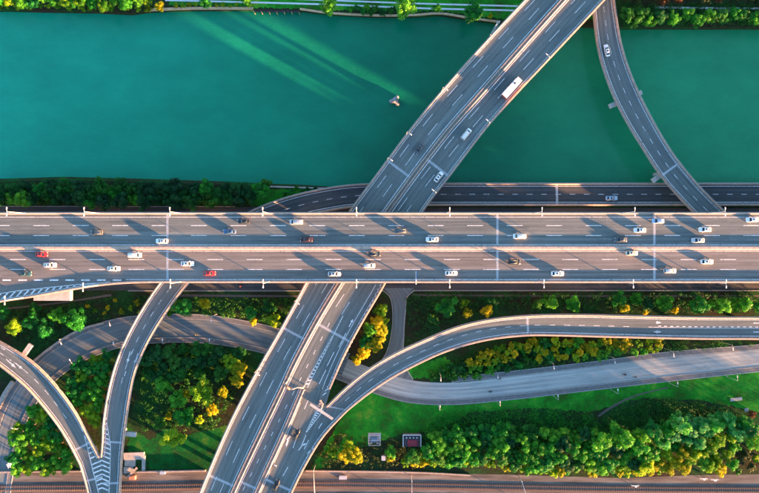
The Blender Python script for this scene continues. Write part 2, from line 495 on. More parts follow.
def dashes(deck, u, parent, on, period, start, d0, d1, width=0.17, off=0.0):
    d = start
    while d > d0: d -= period
    while d < d1:
        if d >= d0 - .1 and d + on <= d1 + .1:
            vs, fs = ribbon_strip(deck, d, d + on, u, off, width, 0.006)
            mobj("lane_dash", vs, fs, M_PAINT, parent)
        d += period

def joint(deck, d, parent, width=0.9, u0=0.0, u1=1.0, off0=0.9, off1=-0.9):
    vs = [deck.P(d - width / 2, u0, off0, .005), deck.P(d - width / 2, u1, off1, .005), deck.P(d + width / 2, u1, off1, .005), deck.P(d + width / 2, u0, off0, .005)]
    j = mobj("expansion_joint", vs, [(0, 1, 2, 3)], M_JOINT, parent)
    vs = [deck.P(d - .12, u0, off0, .010), deck.P(d - .12, u1, off1, .010), deck.P(d + .12, u1, off1, .010), deck.P(d + .12, u0, off0, .010)]
    mobj("steel_gap", vs, [(0, 1, 2, 3)], M_STEEL, j)
    return j

def pier(deck, d, parent, extra=-1.0, ncol=2, foot=0.0, depth=1.7, capw=1.8, side=None, wall=0.0):
    """cross beam on round columns; extra = metres the beam reaches beyond the deck"""
    a = deck.P(d, 0); b = deck.P(d, 1); ax = (b - a).normalized(); w = (b - a).length
    rz = math.atan2(ax.y, ax.x); c = (a + b) / 2
    e0 = extra if side in (None, 0) else -1.0; e1 = extra if side in (None, 1) else -1.0
    mid = c + ax * ((e1 - e0) / 2)
    L = w + e0 + e1
    mb = MB(); zt = c.z - depth - 0.02
    mb.box((mid.x, mid.y, zt - 0.7), (L, capw, 1.4), rz)
    if wall:  # wide solid wall under the highway, shaped to block low sun
        mb.box((c.x, c.y, (zt - 1.35 + foot) / 2 - .25), (wall, 1.9, zt - 1.35 - foot + .5), rz)
        return mb.build("pier", M_CONC_D, parent)
    for k in range(ncol):
        t = (k + .5) / ncol - .5
        q = c + ax * (t * w * 0.62)
        mb.tube([(q.x, q.y, foot - 0.5), (q.x, q.y, zt - 1.35)], 0.75, 14)
    return mb.build("pier", M_CONC_D, parent)

def flat(name, pl, z, mat, parent, dz=0.006):
    return mobj(name, [W(p[0], p[1], z + dz) for p in pl], [tuple(range(len(pl)))], mat, parent)

def seg(px0, py0, px1, py1, w, z, mat=None, parent=None, name="paint_stripe"):
    dx, dy = px1 - px0, py1 - py0; k = math.hypot(dx, dy); nx, ny = -dy / k * w / 2, dx / k * w / 2
    return flat(name, [(px0 + nx, py0 + ny), (px0 - nx, py0 - ny), (px1 - nx, py1 - ny), (px1 + nx, py1 + ny)], z, mat or M_PAINT, parent)

def arrow(px, py, ang, length, z, parent, turn=0):
    """painted lane arrow; ang = heading in photo degrees (0 = right, 90 = up); turn = +-1 for a bent head"""
    ca, sa = math.cos(R(ang)), -math.sin(R(ang))
    def T(a, b): return (px + a * ca + b * sa, py + a * sa - b * ca)
    h = length / 2
    if turn == 0:
        pl = [T(-h, .42), T(-h, -.42), T(h * .25, -.42), T(h * .25, -1.5), T(h, 0), T(h * .25, 1.5), T(h * .25, .42)]
    else:
        t = turn
        pl = [T(-h, .35), T(-h, -.35), T(h * .2, -.35), T(h * .55, t * 1.0), T(h * .35, t * 1.3), T(h * 1.0, t * 2.0), T(h * .95, t * .3), T(h * .8, t * .55), T(h * .45, .35)]
    return flat("lane_arrow", pl, z, M_PAINT, parent)

# ================================================================== the highway
Z1 = 19.0
hw = empty("elevated_highway", W(379.5, 247, 0))
tag(hw, "wide straight elevated highway crossing the whole photo above the other roads", "highway viaduct")
mainL = [(-90, 212), (250, 212), (600, 212), (1300, 212)]
mainR = [(-90, 321), (-40, 310.5), (0, 302.5), (30, 298), (60, 292.5), (90, 287.5), (115, 284.5), (140, 283.2), (170, 283), (250, 283), (420, 283), (600, 283), (1300, 283)]
# straight north half and widening south half share the median line
HN = Deck(mainL, [(-90, 247.4), (250, 247.4), (600, 247.4), (1300, 247.4)], Z1, 4)
HS0 = Deck([(-90, 247.4), (1300, 247.4)], [(-90, 283), (1300, 283)], Z1, 4)
deck_body(HN, M_ASPH, M_CONC_D, hw, 2.1, 0.22)
# south half: explicit x stations so both edges stay square to the road
xs = [-90, -70, -50, -40, -30, -20, -10, 0, 10, 20, 30, 40, 50, 60, 70, 80, 90, 100, 110, 120, 130, 140, 155, 170, 200, 250, 300, 400, 500, 600, 700, 860, 1080, 1300]
rl = spline([tuple(W(a, b, Z1)) for a, b in mainR], 400)
def south_edge(px):
    x = W(px, 0, Z1).x
    return CY - float(np.interp(x, rl[:, 0], rl[:, 1])) * F / (ZC - Z1)
class XDeck(Deck):
    def __init__(s, xs, top, bot, z):
        s.L = np.array([tuple(W(x, top(x), z)) for x in xs]); s.Rr = np.array([tuple(W(x, bot(x), z)) for x in xs]); s.n = len(xs)
        s.s = s.L[:, 0] - s.L[0, 0]; s.len = s.s[-1]
HS = XDeck(xs, lambda x: 247.4, south_edge, Z1)
deck_body(HS, M_ASPH_W, M_CONC_D, hw, 2.1, 0.22)
parapet(HN, 0, hw); parapet(HS, 1, hw)
# concrete median barrier
vs, fs = [], []
prof = [(-0.75, 0), (-0.62, .28), (-0.42, .85), (0.42, .85), (0.62, .28), (0.75, 0)]
for i, px in enumerate((-90, 1300)):
    c = W(px, 247.9, Z1); vs += [Vector((c.x, c.y + o, c.z + z)) for o, z in prof]
fs = [(k, k + 1, k + 7, k + 6) for k in range(5)] + [(0, 1, 2, 3, 4, 5), (11, 10, 9, 8, 7, 6)]
mobj("median_barrier", vs, fs, M_CONC, hw)
Lm = HN.len
def dmain(px): return (W(px, 0, Z1).x - W(-90, 0, Z1).x)
for y in (225.6, 235.5, 259.5, 269.4):
    px0 = {225.6: 33.3, 235.5: 33.3, 259.5: 49.5, 269.4: 49.5}[y]
    pp = 39.45
    k = -3
    while True:
        x0 = px0 + k * pp
        if x0 > 1290: break
        if x0 > -85: seg(x0, y, x0 + 15.8, y, 0.62, Z1, parent=hw, name="lane_dash")
        k += 1
for y, w in ((217.2, .5), (244.9, .75), (251.2, .55)):
    seg(-88, y, 1295, y, w, Z1, parent=hw, name="edge_line")
seg(126, 279.6, 1295, 279.6, .75, Z1, parent=hw, name="edge_line")
for k in range(8): seg(2.5 + 15.75 * k, 280.1, 11 + 15.75 * k, 280.1, 1.5, Z1, parent=hw, name="lane_dash")
for px in (167.4, 497.4, 654.4):
    for dk in (HN, HS):
        joint(dk, dmain(px), hw, 0.95, off0=0.9, off1=-0.9)
# hatched margin along the widening
for x0, x1 in zip(range(-30, 110, 10), range(-20, 130, 10)):
    ya, yb = south_edge(x0), south_edge(x1)
    def band(x): return max(0.0, min(6.0, (104 - x) * 0.075))
    seg(x0, ya - 3.0, x1, yb - 3.0, .7, Z1, parent=hw, name="edge_line")
    if x1 < 104: seg(x0, ya - 3 - band(x0), x1, yb - 3 - band(x1), .7, Z1, parent=hw, name="edge_line")
for k in range(14):
    x = -12 + 7.1 * k
    b = max(0.0, min(6.0, (104 - x) * 0.075))
    if b > 1: seg(x, south_edge(x) - 3.2, x + b * 1.0, south_edge(x + b) - 3 - b + .2, 1.5, Z1, parent=hw, name="hatch_stripe")
for px in (-60, 57, 167.4, 290, 420, 497.4, 551, 661, 778, 850, 890, 965, 1040, 1115, 1190, 1270):  # pier spacing and wall widths shaped to set the sun patches on the river
    if px == 57:
        mb = MB(); c = W(57.5, 288, Z1 - 3.5)
        mb.box((W(57.5, 0, 12).x, W(0, 279, 14).y, Z1 - 3.75), (14.0, 16.4, 2.2))
        for yy in (275, 289): mb.tube([(W(57.5, 0, 12).x, W(0, yy, 12).y, -.5), (W(57.5, 0, 12).x, W(0, yy, 12).y, Z1 - 3.6)], 0.9, 14)
        mb.build("pier", M_CONC_D, hw)
        pier(HN, dmain(px), hw, depth=2.1, capw=2.6, wall=12.4)
    elif px == 661:  # central column only, leaving bays open for two sun patches
        x = W(px, 0, Z1).x; y = W(0, 247.4, Z1).y
        MB().box((x, y, Z1 - 2.1 - .62), (2.4, 25.0, 1.2)).box((x, y, (Z1 - 3.3) / 2 - .25), (2.0, 4.4, Z1 - 3.3 + .5)).build("pier", M_CONC_D, hw)
    else:
        for dk in (HN, HS): pier(dk, dmain(px), hw, depth=2.1, capw=2.6, wall=12.4)

# ================================================================== diagonal bridge, two carriageways
Z2 = 11.5
ELl = [(580, -60), (523.8, 0), (494, 31.5), (465, 63.5), (436, 96.5), (407.7, 131.5), (380, 168.8), (348.3, 211.8), (326, 246), (305.3, 282.2), (282.3, 324.4), (258, 367), (229.6, 421), (199.2, 492.3), (176, 553)]
ELr = [(616, -60), (560.5, 0), (531, 33), (502, 66), (473, 99), (446.5, 129), (417.5, 166), (385, 211), (360, 247), (337.5, 282.2), (313, 322.5), (289.5, 367), (262.5, 424), (231, 492.3), (207, 553)]
ER1l = [(622, -60), (566.5, 0), (537, 33), (508, 66), (479, 99), (452.5, 129), (423.5, 166), (390.5, 211), (366, 247), (343, 282.2), (318.5, 322.5), (294.5, 367), (285.5, 389)]
ELr = [((a + c) / 2 - .25, b) for (a, b), (c, d) in zip(ELr[:11], ER1l[:11])] + [(292.0, 367), (284.3, 384.4), (264.5, 425), (233.0, 492.3), (208.7, 553)]
EL = Deck(ELl, ELr, Z2)
el = empty("diagonal_bridge", W(300, 300, 0))
tag(el, "left carriageway of the diagonal road bridge, running from river to railway", "bridge")
deck_body(EL, M_ASPH, M_CONC_D, el); parapet(EL, 0, el); parapet(EL, 1, el)
line(EL, 0, 1.35, el); line(EL, 1, -1.5, el, .3)
def lerp_u(deck, stops):
    ds = [deck.near(a, b) for a, b, _ in stops]; us = [c for _, _, c in stops]
    return lambda d: float(np.interp(d, ds, us))
sA = EL.near(485, 60)
for st in ([(540, 0, .27), (430, 135, .28), (365, 215, .30), (318, 285, .345), (275, 370, .33), (215, 490, .33)],
           [(540, 0, .575), (430, 135, .59), (365, 215, .62), (318, 285, .67), (275, 370, .63), (215, 490, .62)]):
    dashes(EL, lerp_u(EL, st), el, 6.0, 15.0, sA + (1.5 if st[0][2] > .5 else 0), 5, EL.len - 3, .2)
for a, b in ((398, 167.5), (293.5, 330.5), (219, 481)):
    joint(EL, EL.near(a, b), el, 1.1)
for a, b in ((545, 0), (470, 85), (427, 135), (398, 167.5), (355, 225), (318, 285), (293.5, 330.5), (262, 395), (219, 481)):
    pier(EL, EL.near(a, b), el, foot=ZW - 3 if b < 180 else 0)

ER1l = [(a + .5, b) for a, b in ELr[:12]] + [(282.6, 389)]
ER1r = [(661, -60), (605.5, 0), (579.7, 27.7), (548, 61.5), (517, 94.5), (486.5, 129), (454, 171.5), (423.5, 211.8), (404, 246), (386.6, 282.2), (362, 324.5), (345.5, 355), (330.5, 389)]
ER = Deck(ER1l, ER1r, Z2)
er = empty("diagonal_bridge", W(345, 300, 0))
tag(er, "right carriageway of the diagonal road bridge, splitting in two towards the bottom", "bridge")
deck_body(ER, M_ASPH, M_CONC_D, er); parapet(ER, 0, er); parapet(ER, 1, er)
line(ER, 0, 1.5, er, .3); line(ER, 1, -1.35, er)
sB = ER.near(557, 27)
dsp = ER.near(333, 318)
for st, dend in (([(590, 0, .265), (470, 130, .28), (405, 215, .27), (365, 285, .245), (330, 335, .21), (308, 388, .3)], dsp),
                 ([(590, 0, .56), (470, 130, .58), (405, 215, .52), (365, 285, .46), (340, 330, .44), (308, 388, .45)], dsp)):
    dashes(ER, lerp_u(ER, st), er, 6.0, 15.0, sB + (1.5 if st[0][2] > .5 else 0), 5, dend, .2)
for a, b in ((435, 167.5), (338, 331)):
    joint(ER, ER.near(a, b), er, 1.1)
for a, b in ((585, 0), (510, 85), (467, 135), (435, 167.5), (395, 225), (360, 285), (338, 331)):
    pier(ER, ER.near(a, b), er, foot=ZW - 3 if b < 180 else 0)
# slip lane (left) and merged part (right) below the split
MLl = [(282.6, 389), (259, 438), (233.5, 492.3), (209.2, 553)]
MLr = [(302.5, 389.5), (281.8, 438), (257, 492.3), (232.6, 553)]
ML = Deck(MLl, MLr, Z2)
deck_body(ML, M_ASPH_W, M_CONC_D, er); parapet(ML, 0, er); parapet(ML, 1, er)
line(ML, 0, 1.4, er); line(ML, 1, -1.4, er)
MAl = [(302.8, 389.5), (297.2, 402)]; MAr = [(330.5, 389), (325.5, 406.7)]
MA = Deck(MAl, MAr, Z2)
deck_body(MA, M_ASPH, M_CONC_D, er); parapet(MA, 0, er)
MRl = [(297.2, 402), (285.6, 429.5), (257.4, 492.3), (233, 553)]
MRr = [(348.3, 410.5), (335, 424), (321.9, 439.5), (306, 465.9), (292.9, 492.3), (266, 555)]
MR = Deck(MRl, MRr, Z2)
deck_body(MR, M_ASPH, M_CONC_D, er); parapet(MR, 0, er); parapet(MR, 1, er)
line(MR, 0, 1.3, er); line(MR, 1, -1.4, er, .3)
for dk, (a, b) in ((ML, (243, 481)), (MR, (275, 480))):
    joint(dk, dk.near(a, b), er, 1.1)
for dk, (a, b) in ((ML, (270, 435)), (ML, (243, 481)), (MR, (305, 435)), (MR, (275, 480)), (MA, (312, 402))):
    pier(dk, dk.near(a, b), er)
# paint: slip-lane dashes, gore hatching, arrows
for k in range(14):
    x, y = 329.5 - 7.05 * k, 323 + 13.6 * k
    if y < 500: seg(x, y, x - 2.0, y + 4.2, .6, Z2, parent=er, name="lane_dash")
for a, b, c, d, n in ((343, 316, 332.5, 337, 1), (332.5, 337, 305, 387.5, 15)):
    if n == 1: seg(a, b, c, d, .6, Z2, parent=er)
    else:
        for k in range(n):
            t = k / n; x = a + (c - a) * t; y = b + (d - b) * t; w = min(3.4, 1.2 + 3 * t)
            seg(x - w * .6, y - .6, x + w * .65, y - .2, 1.3, Z2, parent=er, name="hatch_stripe")
        seg(a - .5, b, c - 2.2, d, .55, Z2, parent=er); seg(a + .5, b, c + 2.4, d, .55, Z2, parent=er)
n = 27
for k in range(n):
    t = k / n; x = 381.5 + (322.5 - 381.5) * t; y = 284 + (398 - 284) * t
    seg(x - 2.0, y + 1.6, x + 1.6, y - 1.2, .85, Z2, parent=er, name="hatch_stripe")
line(ER, lambda d: 1, -3.2, er, .2, ER.near(372, 284), ER.len)
for k in range(10):
    t = k / 10; x = 320 + (307 - 320) * t; y = 409 + (431 - 409) * t; w = 3.2 * (1 - t) + .3
    seg(x - w * .55, y - .5, x + w * .6, y + .3, 1.2, Z2, parent=er, name="hatch_stripe")
seg(317.5, 409, 306.2, 432, .6, Z2, parent=er); seg(323.5, 410, 306.8, 432, .6, Z2, parent=er)
for a, b, c, d in ((308, 400.5, 304.5, 409), (346, 333, 339, 347), (334, 352, 327, 366), (326, 370, 319, 384), (322, 423, 318.5, 428.5), (274, 463, 270, 472.5), (288, 467, 283, 476),
                   (290, 436, 286.5, 446.5), (296.5, 438, 293, 448), (306, 435, 301.5, 446), (308.5, 440, 304, 449.5)):
    seg(a, b, c, d, .65, Z2, parent=er, name="lane_dash")
arrow(287.5, 441, 70, 9, Z2, er); arrow(301.5, 446.5, 52, 10, Z2, er, -1); arrow(310, 450.5, 48, 9, Z2, er, -1); arrow(351, 323, 62, 9, Z2, er)

# ================================================================== curved right ramp
Fl = [(860, 318), (759.7, 316.5), (700, 316.3), (639, 315.2), (580, 313.9), (527.8, 314.7), (485.5, 319.2), (453.9, 327), (419.6, 341.0), (392, 354), (364.7, 371), (342, 390), (325.5, 406.7)]
Fr = [(860, 341), (759.7, 339.7), (700, 339.6), (665.5, 339), (600, 337.4), (560, 336.3), (527.8, 336.2), (485.5, 341.0), (446, 352.3), (414, 366.8), (389.7, 380), (368, 395), (348.3, 410.5)]
def withz(l, f): return [(a, b, f(a)) for a, b in l]
zf = lambda px: 11.5 - 2.0 * max(0, min(1, (px - 380) / 300))
FR = Deck(withz(Fl, zf), withz(Fr, zf))
fr = empty("curved_ramp", W(560, 325, 0))
tag(fr, "long ramp bending from the right edge down into the diagonal bridge", "ramp bridge")
deck_body(FR, M_ASPH, M_CONC_D, fr); parapet(FR, 0, fr); parapet(FR, 1, fr)
line(FR, 0, 1.35, fr); line(FR, 1, -1.4, fr, .3)
sF = FR.near(426, 351)
dashes(FR, .5, fr, 2.3, 5.85, sF, FR.near(640, 326), FR.len - 3, .17)
line(FR, .5, 0, fr, .17, 0, FR.near(650, 326))
for k in range(26):
    d = FR.near(655, 326) - 2.4 * k - 2
    if d > 5:
        vs, fs = ribbon_strip(FR, d, d + 1.1, .5, -.45, .28, .006); mobj("hatch_stripe", vs, fs, M_PAINT, fr)
for a, b in ((529, 325), (331, 408)):
    pass
joint(FR, FR.near(529, 325), fr, 1.0); joint(FR, FR.near(338, 405), fr, 1.0)
def zat(deck, a, b): return deck.P(deck.near(a, b), .5).z
for a, b in ((655, 322.6), (655, 331.8), (760, 323), (760, 332)):
    z = zat(FR, a, 326); dd = arrow(a, b, 0, 13, z, fr)
for a, b in ((760, 328), (690, 327.5), (610, 326), (529, 325), (460, 337), (395, 366), (345, 400)):
    pier(FR, FR.near(a, b), fr, ncol=1)

# ================================================================== riverside road that bends under the highway and down to the lower left
Bc = [(1250, 194.3, 3), (759, 194.3, 3), (600, 194.3, 3), (440, 194.3, 3), (390, 194.6, 3), (354.9, 195.7, 3), (326.7, 199.6, 3.2), (297.4, 206, 3.8), (265, 217, 4.8), (225, 238, 6.2), (196, 260, 7.4),
      (173, 284.3, 8), (152, 314, 8), (136.5, 341.5, 8), (125, 369.5, 8), (118, 400, 8), (114, 428, 8)]
hb = [11.6, 11.6, 11.6, 11.6, 11.6, 11.8, 12, 12, 12, 12, 11.8, 11.8, 11.6, 11.3, 11.2, 11.8, 11.8]
Bl, Br = sides(Bc, hb, 3)
# travelling right to left: 'left' side of travel is the south edge; swap so L is the north / outer edge
Lb, Rb = [], []
for a, b in zip(Bl, Br): Lb.append(b); Rb.append(a)
Lb += [(101.9, 440, 8), (100.5, 457, 8)]; Rb += [(124, 442, 8), (122.6, 457, 8)]
BR = Deck(Lb, Rb)
br = empty("riverside_ramp", W(500, 194, 0))
tag(br, "low riverside road bending beneath the highway and on to the lower left fork", "ramp bridge")
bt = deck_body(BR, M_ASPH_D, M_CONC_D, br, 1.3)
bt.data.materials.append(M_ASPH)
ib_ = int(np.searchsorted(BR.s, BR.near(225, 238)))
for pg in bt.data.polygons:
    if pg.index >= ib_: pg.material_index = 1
parapet(BR, 0, br); parapet(BR, 1, br)
line(BR, 0, 1.45, br); line(BR, 1, -1.45, br)
sR = BR.near(445, 194)
dashes(BR, .5, br, 2.3, 5.8, sR, 3, BR.near(119, 392), .17)
for a, b in ((559.4, 194), (800, 194)): joint(BR, BR.near(a, b), br, 1.0)
joint(BR, BR.near(112.5, 443), br, .9)
for a, b in ((700, 194), (560, 194), (450, 194), (360, 195)): pier(BR, BR.near(a, b), br, foot=-5)
for a, b, ex in ((172, 285, -1), (137, 341, -1)): pier(BR, BR.near(a, b), br, ex, 1)
pier(BR, BR.near(114, 436), br, 3.6, 2, side=1)
for a, b, an, ln in ((166, 287.5, 242, 11), (172.5, 293, 240, 12), (128.5, 357.5, 255, 13), (136, 359.5, 253, 13)):
    arrow(a, b, an, ln, 8, br)
for a, b, c, d in ((161, 299.5, 158.5, 303.5), (133.5, 349, 131.6, 354), (126, 371, 124.6, 376)): seg(a, b, c, d, .6, 8, parent=br, name="lane_dash")

# left branch of the fork
Dl = [(-60, 312), (-20, 329.5), (0, 340.7), (17.5, 350.8), (32.3, 360.8), (46, 373.5), (60.5, 390), (77.3, 413.7), (89.8, 437.4), (100.5, 457)]
Dr = [(-70, 330), (-32, 347), (-13, 357), (4, 369.5), (16.5, 379.5), (29, 391), (42, 406), (58.5, 427.5), (69.5, 445.5), (79.5, 465)]
DD = Deck(Dr, Dl, 8)     # L = south-west edge
dr = empty("left_fork_ramp", W(60, 400, 0))
tag(dr, "ramp entering at the left edge and joining the fork at lower left", "ramp bridge")
deck_body(DD, M_ASPH, M_CONC_D, dr, 1.3); parapet(DD, 0, dr); parapet(DD, 1, dr)
line(DD, 0, 1.5, dr); line(DD, 1, -1.5, dr)
dashes(DD, .5, dr, 2.4, 5.9, DD.near(35, 377), 0, DD.near(72, 425), .18)
joint(DD, DD.near(80, 446), dr, .9)
# stem of the fork
SLl = [(79.5, 465), (87.3, 492), (97, 553)]; SLr = [(100.5, 457), (104, 492), (107, 553)]
SRl = [(100.5, 457), (104, 492), (107, 553)]; SRr = [(122.6, 457), (120.6, 492), (118, 553)]
for a, b, side in ((SLl, SLr, 0), (SRl, SRr, 1)):
    dk = Deck(a, b, 8)
    o = dr if side == 0 else br
    deck_body(dk, M_ASPH, M_CONC_D, o, 1.3); parapet(dk, side, o); line(dk, side, 1.45 if side == 0 else -1.45, o)
    joint(dk, dk.near(95 if side == 0 else 112, 482), o, .9, off0=0.9 if side == 0 else 0, off1=0 if side == 0 else -.9)
pier(DD, DD.near(13, 362), dr, 4.0, 1, side=1); pier(DD, DD.near(62, 412), dr, -1, 1); pier(DD, DD.near(85, 452), dr, -1, 1)
# chevrons
lw = [(79.8, 421), (86, 442), (93, 471), (98.6, 493)]; rw = [(106, 418), (110.5, 445), (110, 470), (109, 493)]
for pl in (lw, rw):
    for p, q in zip(pl, pl[1:]): seg(p[0], p[1], q[0], q[1], .65, 8, parent=dr, name="edge_line")
def xat(pl, y):
    return float(np.interp(y, [p[1] for p in pl], [p[0] for p in pl]))
Dl2 = [(77.3, 413.7), (89.8, 437.4), (99.5, 457)]
for k in range(22):
    y = 424 + 4.55 * k
    # left arm
    x1 = xat(Dl2, y) - 2.6 if y < 457 else 102.0
    x0 = xat(lw, y + 5)
    if y + 4 < 493 and x1 - x0 > 1.5: seg(x0, y + (x1 - x0) * .42, x1, y, 1.35, 8, parent=dr, name="chevron_arm")
    x0 = float(np.interp(y, [419, 440, 457], [104.9, 104.1, 103])) if y < 457 else 102.0
    x1 = xat(rw, y + 4)
    if y + 3 < 493 and x1 - x0 > 1.2: seg(x0, y, x1, y + (x1 - x0) * .42, 1.35, 8, parent=br, name="chevron_arm")
for a, b, an, ln in ((11, 363.5, -42, 13), (19, 366, -40, 10)): arrow(a, b, an, ln, 8, dr)
seg(1, 347.5, 5, 350, .6, 8, parent=dr, name="lane_dash"); seg(9.5, 359.5, 14, 362.5, .6, 8, parent=dr, name="lane_dash")

# ================================================================== curved ramp over the river, top right
Gl = [(587, -60), (590, -20), (593, 15.8), (598.3, 52.8), (610, 89.7), (626.5, 123), (640.5, 146), (661.6, 178), (691.9, 211.8), (726, 246), (775, 290), (830, 330)]
Gr = [(609.5, -60), (612.5, -20), (616.5, 14), (622, 45), (632.8, 78), (651, 116), (671, 150), (697.2, 183.3), (724.9, 211), (760, 243), (800, 276), (850, 312)]
zg = lambda y: float(np.interp(y, [-60, 0, 150, 212, 330], [4.0, 4.6, 8.8, 9.5, 9.8]))
G = Deck([(a, b, zg(b)) for a, b in Gr], [(a, b, zg(b)) for a, b in Gl])
G = Deck([(a, b, zg(b)) for a, b in Gl][::-1], [(a, b, zg(b)) for a, b in Gr][::-1])
gr = empty("river_ramp", W(640, 120, 0))
tag(gr, "curved two lane ramp over the river at upper right", "ramp bridge")
deck_body(G, M_ASPH, M_CONC_D, gr, 1.4); parapet(G, 0, gr); parapet(G, 1, gr)
line(G, 0, 1.4, gr); line(G, 1, -1.4, gr)
dashes(G, .5, gr, 2.3, 5.7, G.near(645, 128), 3, G.len - 3, .18)
joint(G, G.near(668, 173), gr, 1.0)
for a, b, ex in ((606, 20, -1), (626, 102, 1.9), (668, 173, 2.6), (745, 245, -1)):
    pier(G, G.near(a, b), gr, ex, 2, foot=ZW - 3 if b < 180 else 0, side=0 if b == 173 else None)

# ================================================================== streets on the ground
# frontage road under the highway
fa = Deck([(-120, 206.5), (200, 207), (1250, 209)], [(-120, 290), (200, 290.3), (1250, 290)], 0.02, 8)
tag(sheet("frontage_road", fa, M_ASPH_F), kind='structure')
for a, b in (([(-100, 207.2), (240, 207.6)], 0.3), ([(130, 290.6), (384, 290.7)], .3), ([(412, 290.4), (850, 290.4)], .3)):
    pass
def kerb(name, pl, z=0.0, w=0.35, h=0.14, mat=None):
    P = spline([tuple(W(a, b, z)) for a, b in pl], max(2, int(len(pl) * 8)))
    vs, fs = [], []
    for i, p in enumerate(P):
        t = P[min(i + 1, len(P) - 1)] - P[max(i - 1, 0)]; t /= np.linalg.norm(t); nrm = np.array([-t[1], t[0], 0]) * w / 2
        for q, zz in ((p + nrm, -.05), (p + nrm, h), (p - nrm, h), (p - nrm, -.05)): vs.append((q[0], q[1], q[2] + zz))
        if i:
            for k in range(3):
                a = (i - 1) * 4 + k; fs.append((a, a + 1, a + 5, a + 4))
    fs += [(0, 1, 2, 3), tuple(len(vs) - 4 + k for k in (3, 2, 1, 0))]
    return tag(mobj(name, vs, fs, mat or M_KERB), kind='structure')
kerb("kerb", [(128, 290.8), (384, 290.9)]); kerb("kerb", [(413, 290.6), (850, 290.6)]); kerb("kerb", [(-100, 206.2), (235, 206.6)])
# worn dirt path below it
tag(sheet("dirt_path", Deck([(150, 294), (240, 294.8), (300, 295.5)], [(150, 296.5), (240, 297), (300, 297)], .01, 8), plain("dirt", (0.10, 0.085, 0.075), .95, var=.25)), kind='structure')
tag(sheet("dirt_path", Deck([(412, 294), (560, 295), (860, 295)], [(412, 296), (560, 297), (860, 296.5)], .01, 8), MATS["dirt"]), kind='structure')
tag(sheet("dirt_path", Deck([(-10, 309.5), (60, 302), (110, 294)], [(-10, 311), (60, 303.5), (112, 296)], .01, 8), MATS["dirt"]), kind='structure')

# city street sweeping along the bottom
Hc = [(870, 347), (759, 358), (668, 366.6), (600, 375), (505, 386), (452, 390.8), (410, 388.5), (375, 378.5), (345, 367), (310, 353.5), (268, 340), (242, 334.3), (215, 330), (190, 328.3), (162, 328.5), (126, 331.5),
      (98, 339), (74, 349.5), (50, 366), (30, 387), (15, 412), (6, 438), (-1, 470), (-6, 510), (-10, 560)]
hh = [8, 8, 9.2, 8.7, 8.6, 8.2, 8.4, 8.6, 8.6, 8.5, 8.4, 8.4, 8.5, 8.6, 8.7, 8.8, 9.2, 9, 9, 9, 9, 9, 9, 9, 9]
Hl, Hr = sides(Hc, hh, 0.03)
H = Deck(Hl, Hr, 0.03)
HA = Deck(Hl[:9], Hr[:9], 0.03); HB = Deck(Hl[8:], Hr[8:], 0.03)
tag(sheet("street", HA, M_STREET), kind='structure'); tag(sheet("street", HB, M_ASPH_G), kind='structure')
hl2, _ = sides(Hc, [a + .6 for a in hh], .14); _, hr2 = sides(Hc, [a + .6 for a in hh], .14)
hl3, hr3 = sides(Hc, [a + 5.4 for a in hh], .14)
def pave(name, a, b, mat=M_PAVE, z=.14):
    dk = Deck(a, b, z)
    return tag(sheet(name, dk, mat), kind='structure'), dk
# pavement sheets, left open where the side road joins
hl2a = [p for p in hl2 if p[0] > 411 or p[1] < 0]; 
i0 = 6
# 'sides' gives L above when running leftwards? keep both edges explicit
pave("pavement", hl2, hl3)
ia = [i for i, p in enumerate(hr2) if p[0] >= 440]; ib = [i for i, p in enumerate(hr2) if p[0] <= 350]
pave("pavement", [hr2[i] for i in ia], [hr3[i] for i in ia]); pave("pavement", [hr2[i] for i in ib], [hr3[i] for i in ib])
for lst in (hl2,): kerb("kerb", [(p[0], p[1]) for p in lst], .02, .3, .13)
for idx in (ia, ib):
    kerb("kerb", [(hr2[i][0], hr2[i][1]) for i in idx], .02, .3, .13)
    kerb("kerb", [(hr3[i][0], hr3[i][1]) for i in idx], .02, .3, .16)
kerb("kerb", [(p[0], p[1]) for p in hl3], .02, .3, .16)
# side road from the frontage road
sp = Deck([(383, 288), (390.5, 297), (393.5, 312), (392, 335), (386, 355), (374, 372)], [(414, 288), (406.5, 297), (404.5, 312), (403, 335), (403, 362), (412, 380.5)], .025)
tag(sheet("side_road", sp, M_ASPH_G), kind='structure')
kerb("kerb", [(414.5, 290), (407.2, 297), (405.2, 312), (403.7, 335), (403.8, 362), (413, 380)], .02, .5, .14)
kerb("kerb", [(382.6, 290), (389.8, 297), (392.7, 312), (391.2, 335), (385.2, 355), (373, 371)], .02, .3, .14)
# retaining wall beside the street's outer bend at left
def low_wall(name, pl, label, h=1.0, w=.45, mat=M_CONC, cat="wall", z=0.0):
    P = spline([tuple(W(a, b, z)) for a, b in pl], max(6, len(pl) * 8)); vs, fs = [], []
    for i, p in enumerate(P):
        t = P[min(i + 1, len(P) - 1)] - P[max(i - 1, 0)]; t /= np.linalg.norm(t); nrm = np.array([-t[1], t[0], 0]) * w / 2
        for q, zz in ((p + nrm, -.4), (p + nrm, h), (p - nrm, h), (p - nrm, -.4)): vs.append((q[0], q[1], q[2] + zz))
        if i:
            for k in range(4):
                a = (i - 1) * 4 + k; b = (i - 1) * 4 + (k + 1) % 4; fs.append((a, b, b + 4, a + 4))
    fs += [(3, 2, 1, 0), tuple(len(vs) - 4 + k for k in range(4))]
    return tag(mobj(name, vs, fs, mat), label, cat)
outer = [(p[0], p[1]) for p in hr3]
low_wall("retaining_wall", [(104.7, 323), (88, 327), (70, 335), (50, 348.5), (33, 362)], "pale low wall along the outer bend of the street, left of the ramp", 1.1, .8)
low_wall("retaining_wall", [(14, 381), (6, 393), (-2, 410), (-9, 434)], "pale low wall beside the street at the left edge, below the ramp", 1.1, 1.6)

